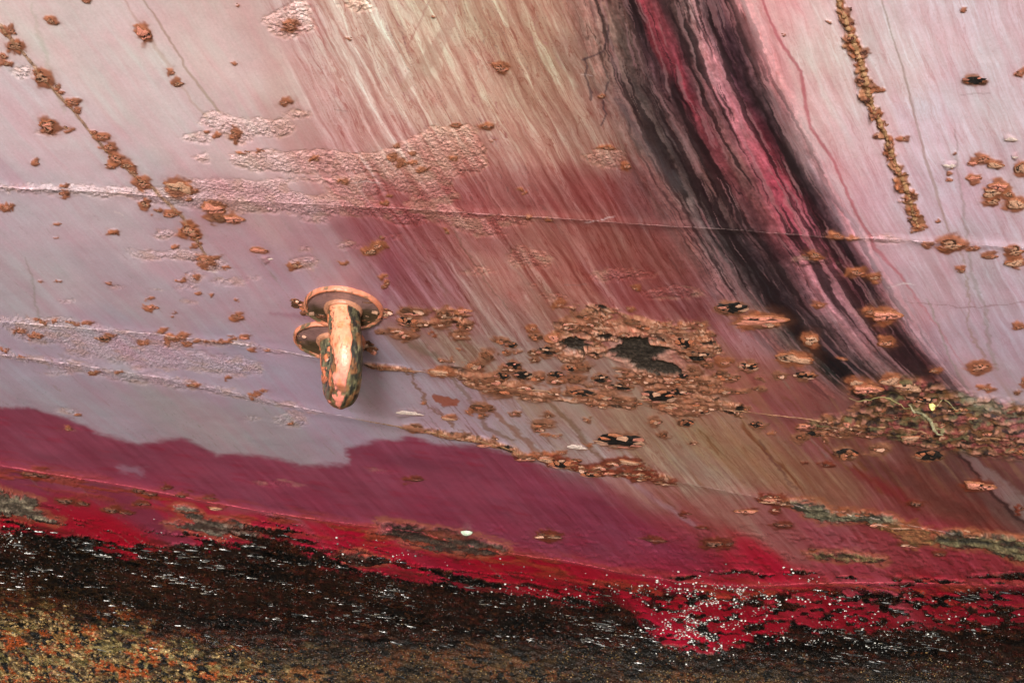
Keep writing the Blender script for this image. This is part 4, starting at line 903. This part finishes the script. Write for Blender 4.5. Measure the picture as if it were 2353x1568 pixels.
# flange: rim ring and its sunken face
for (pc, n_, R, seed) in ((p1, nn, 88*mu, 1), (p2, nn2, 84*mu, 5)):
    th_ = .014
    def rimc(th, q, seed=seed):
        n = fbm2(np.cos(th)*9+seed, np.sin(th)*9+q*4, 3, 321)[:, None]
        c = alb((206, 136, 110))*(1-n)+alb((186, 98, 66))*n
        dark = sstep(.54, .60, fbm2(np.cos(th)*6+seed*2+q*2, np.sin(th)*6+q*3, 4, 323)+.16*sstep(.3, -.3, np.sin(th))-.06)[:, None]
        return c*(1-dark)+alb((92, 78, 56))*dark
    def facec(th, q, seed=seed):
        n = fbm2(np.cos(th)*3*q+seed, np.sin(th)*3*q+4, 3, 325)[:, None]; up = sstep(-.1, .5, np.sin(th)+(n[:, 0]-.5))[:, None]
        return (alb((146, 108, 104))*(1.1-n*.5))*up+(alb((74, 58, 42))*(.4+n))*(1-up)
    fl_o = lathe(pc, n_, ex, [(R*1.02, -.03), (R*1.01, th_*.6), (R*.99, th_*.92), (R*.97, th_), (R*.94, th_*.98), (R*.925, th_*.8), (R*.915, th_*.3)], 90, rimc, "flange", .020, seed)
    ff_o = lathe(pc, n_, ex, [(R*.92, th_*.35), (R*.75, th_*.42), (R*.6, th_*.40), (R*.5, th_*.45), (R*.3, th_*.5)], 60, facec, "flange_face", .02, seed+3); ff_o.parent = fl_o; ff_o.matrix_parent_inverse = Matrix()
    def colc(th, q, seed=seed):
        n = fbm2(np.cos(th)*4+seed, np.sin(th)*4+q*3, 3, 327)[:, None]; return alb((190, 128, 100))*(1-n*.6)+alb((110, 76, 52))*n*.4
    lathe(pc+(ex*13*mu if seed == 5 else 0), n_, ex, [(PR*1.16, th_*.3), (PR*1.15, th_*1.0), (PR*1.10, th_*1.3), (PR*1.0, th_*1.45), (PR*.9, th_*1.5)], 50, colc, "pipe_collar", .02, seed+6)
# pipe: leg out, half-turn, leg back
p2p = p2+ex*13*mu; sep = p2p-p1; gap = np.linalg.norm(sep); dn = sep/gap
LEG = 84*mu; n_av = (nn+nn2)/2+.20*ex; n_av /= np.linalg.norm(n_av); dn = dn-n_av*(dn@n_av); dn /= np.linalg.norm(dn)
br = gap/2
path = [p1+n_av*t for t in np.linspace(0, LEG, 60)]
path += [p1+n_av*LEG+dn*br*(1-math.cos(a))+n_av*br*math.sin(a) for a in np.linspace(0, math.pi, 70)[1:]]
path += [p1+n_av*t+dn*gap for t in np.linspace(LEG, 0, 60)[1:]]
path = np.array(path); tg = np.gradient(path, axis=0); tg /= np.linalg.norm(tg, axis=1, keepdims=True)
sidev = np.cross(n_av, dn); sidev /= np.linalg.norm(sidev)
if sidev[0] < 0: sidev = -sidev                 # +side = to the right along the ship
NA = 110; th = np.linspace(0, 2*math.pi, NA, endpoint=False); vs = []; cs = []
al = np.concatenate([[0], np.cumsum(np.linalg.norm(np.diff(path, axis=0), axis=1))])
for k in range(len(path)):
    outv = np.cross(tg[k], sidev); 
    if k == 0 and outv @ dn > 0: sgn = -1.0
    elif k == 0: sgn = 1.0
    outv = outv*sgn                              # points away from the inside of the bend
    l = al[k]/PR
    a = np.cos(th); b = np.sin(th)               # a: to the right, b: outward of bend (towards viewer on the first leg)
    n1 = fbm2(th*0+l*1.1, th*2.2+l*.1, 4, 331); n2 = fbm2(l*2.5+th*0, np.cos(th)*3+np.sin(th)*2+9, 3, 337)
    ang = np.arctan2(a, b)                       # 0 = facing viewer, + = right
    bare = sstep(.0, .05, ang-.02-.5*(n1-.5)-.12*np.sin(l*.9))*sstep(2.9, 2.6, ang)
    left = sstep(.02, .10, -(ang+.98)+.8*(n2-.5))*sstep(.40, .46, fbm2(l*1.7+th*0+5, th*3, 3, 341))
    ends = sstep(.47, .53, n2)*sstep(4.3, 5.0, l)*sstep(8.0, 7.0, l)
    crack = sstep(.014, .004, np.abs(ang-.42-.28*(fbm2(th*0+l*1.6, th*0, 3, 343)-.5)*2))*sstep(7.5, 6, l)
    crack = np.maximum(crack, sstep(.02, .006, np.abs(fbm2(th*1.5+3, th*0+l*.9, 3, 347)-.5))*.8*sstep(.6, .7, np.abs(ang)))
    bm_ = np.clip(np.maximum(np.maximum(bare, left), ends), 0, 1)
    rr = PR*(1-.055*bm_-.05*crack+.016*(n1-.5)+.05*bm_*(fbm2(l*5+th*0, th*6, 2, 349)-.5))
    vs.append(path[k]+sidev*(a*rr)[:, None]+outv*(b*rr)[:, None])
    pc = alb((230, 156, 122))*(1-(.5*n1)[:, None])+alb((214, 110, 78))*(.5*n1)[:, None]; pc = mixc(pc, alb((120, 70, 44)), sstep(.66, .72, fbm2(l*6+th*0, th*9, 3, 357))*.8)
    pc = mixc(pc, alb((226, 128, 116)), sstep(2.6, 4.4, l)*.75+0*th)
    pc = mixc(pc, alb((206, 112, 60)), sstep(.55, .72, n2)*.5); pc = mixc(pc, alb((204, 108, 60)), sstep(.35, .0, np.abs(ang+.05-.1))*0+sstep(.45, .95, np.abs(ang+.35))*.7)  # paler strip left of centre, orange sides: highlight painted into the colour
    iron = mixc(np.ones((NA, 3))*alb((84, 78, 58)), alb((122, 112, 82)), sstep(.5, .7, fbm2(l*4+th*0, th*5, 3, 351)))
    iron = mixc(iron, alb((46, 43, 38)), sstep(.50, .64, fbm2(l*2+th*0+7, th*4, 3, 353)))
    iron = mixc(iron, alb((150, 96, 60)), sstep(.58, .7, n2)*.6)
    c = pc*(1-bm_[:, None])+iron*bm_[:, None]
    edge = np.exp(-((bm_-.4)/.25)**2)*(bm_ > .02); c = mixc(c, alb((70, 48, 34)), edge*.6)
    c = mixc(c, alb((34, 26, 22)), crack*.9); cs.append(c)
vs = np.stack(vs); cs = np.stack(cs); K = len(path); id_ = np.arange(K*NA).reshape(K, NA); nx_ = np.roll(id_, -1, 1)
q = np.stack([id_[:-1], nx_[:-1], nx_[1:], id_[1:]], -1).reshape(-1, 4)
put(mesh_obj("pipe_bend", vs.reshape(-1, 3), q, M_PIPE, None, cs.reshape(-1, 3)))
# crumbling scale round the flanges
for (x, y, w, h, st) in ((690,700,52,26,'f'),(712,716,56,22,'f'),(735,722,50,16,'f'),(676,689,26,9,'f'),(862,722,60,30,'h'),(885,718,40,20,'f'),(838,790,46,24,'f'),(850,802,40,18,'f'),(690,770,34,14,'f'),(704,786,40,12,'h'),(850,690,44,12,'f'),(835,738,46,18,'h'),(795,690,40,10,'f')):
    name, me = random.choice(LIB[st]); p0, ex_, ey_, n_, m1, m2 = frame(x, y); sx, sy = w/2*m1, h/2*m2*.8; sz = .016+.3*min(sx, sy)
    o = bpy.data.objects.new(name, me); C.objects.link(o); o.parent = plate_at(x, y)
    o.matrix_world = Matrix(((ex_[0]*sx, ey_[0]*sy, n_[0]*sz, p0[0]), (ex_[1]*sx, ey_[1]*sy, n_[1]*sz, p0[1]), (ex_[2]*sx, ey_[2]*sy, n_[2]*sz, p0[2]), (0, 0, 0, 1)))

# ------------------------------------------------------------------ small things caught on the hull
def blob(name, u, v, w, h, z, col, label, cat, seed, spiral=False):
    p0, ex_, ey_, n_, m1, m2 = frame(u, v); na, nr = 24, 12; vs = []; cs = []
    for i in range(nr+1):
        f_ = i/nr*math.pi*.5; 
        for k in range(na):
            t = 6.2832*k/na; r_ = math.cos(f_)*(1+.08*math.sin(2*t+seed)+.05*math.sin(5*t)); hh = math.sin(f_)
            if spiral: hh *= 1+.12*math.sin(3*f_*3+t)
            vs.append(p0+ex_*(r_*math.cos(t)*w/2*m1)+ey_*(r_*math.sin(t)*h/2*m1)+n_*(hh*z*m1+.002))
            cs.append(alb(col)*(.85+.3*float(vn2(np.array(hh*5.+t), np.array(t*2), seed))))
    id_ = np.arange((nr+1)*na).reshape(nr+1, na); nx_ = np.roll(id_, -1, 1)
    o = mesh_obj(name, np.array(vs), np.stack([id_[:-1], nx_[:-1], nx_[1:], id_[1:]], -1).reshape(-1, 4), M_SHELL, None, np.array(cs))
    o["label"] = label; o["category"] = cat; return o
blob("snail_shell", 2141, 930, 16, 18, 14, (224,206,130), "small cream yellow snail shell caught in the rusty band", "shell", 3, True)
blob("limpet_shell", 1072, 1219, 27, 20, 8, (176,186,164), "pale greenish limpet shell at the edge of the dark crust", "shell", 6)
def strand(name, pts, rad, col, label):
    pts = np.array(pts, float); t = np.linspace(0, 1, 40); tt = np.linspace(0, 1, len(pts))
    uu = np.interp(t, tt, pts[:, 0]); vv = np.interp(t, tt, pts[:, 1]); p, n_ = hit(uu, vv)
    p = p+n_*(.012+.012*np.sin(t*9)+np.array([max(0, sample_disp(a, b)) for a, b in zip(uu, vv)]))[:, None]
    g = np.gradient(p, axis=0); g /= np.linalg.norm(g, axis=1, keepdims=True); s = np.cross(n_, g); vs = []; K = 6
    r = rad*(.4+.6*np.sin(math.pi*np.clip(t, .06, .97)))
    for k in range(K):
        a = 6.2832*k/K; vs.append(p+s*(math.cos(a)*r)[:, None]+n_*(math.sin(a)*r*.5)[:, None])
    vs = np.stack(vs, 1); id_ = np.arange(40*K).reshape(40, K); nx_ = np.roll(id_, -1, 1)
    c = np.ones((40*K, 3))*alb(col)*(.8+.4*RNG.rand(40*K))[:, None]
    o = mesh_obj(name, vs.reshape(-1, 3), np.stack([id_[:-1], id_[1:], nx_[1:], nx_[:-1]], -1).reshape(-1, 4), M_SHELL, None, c); o["label"] = label; o["category"] = "seaweed"; return o
strand("seaweed_strand", [(2088,921),(2100,928),(2115,945),(2135,962),(2150,978),(2166,984)], .0085, (138,128,100), "wide pale dried seaweed blade hanging below the snail shell")
strand("seaweed_stalk", [(2140,926),(2150,919),(2165,916),(2185,920),(2210,925)], .0018, (170,158,110), "thin straw coloured stalk curling right from the snail shell")
strand("seaweed_stalk", [(1950,906),(1985,904),(2030,910),(2070,918),(2100,928)], .0022, (150,140,90), "thin olive stalk lying left of the snail shell")
bpy.context.view_layer.update()
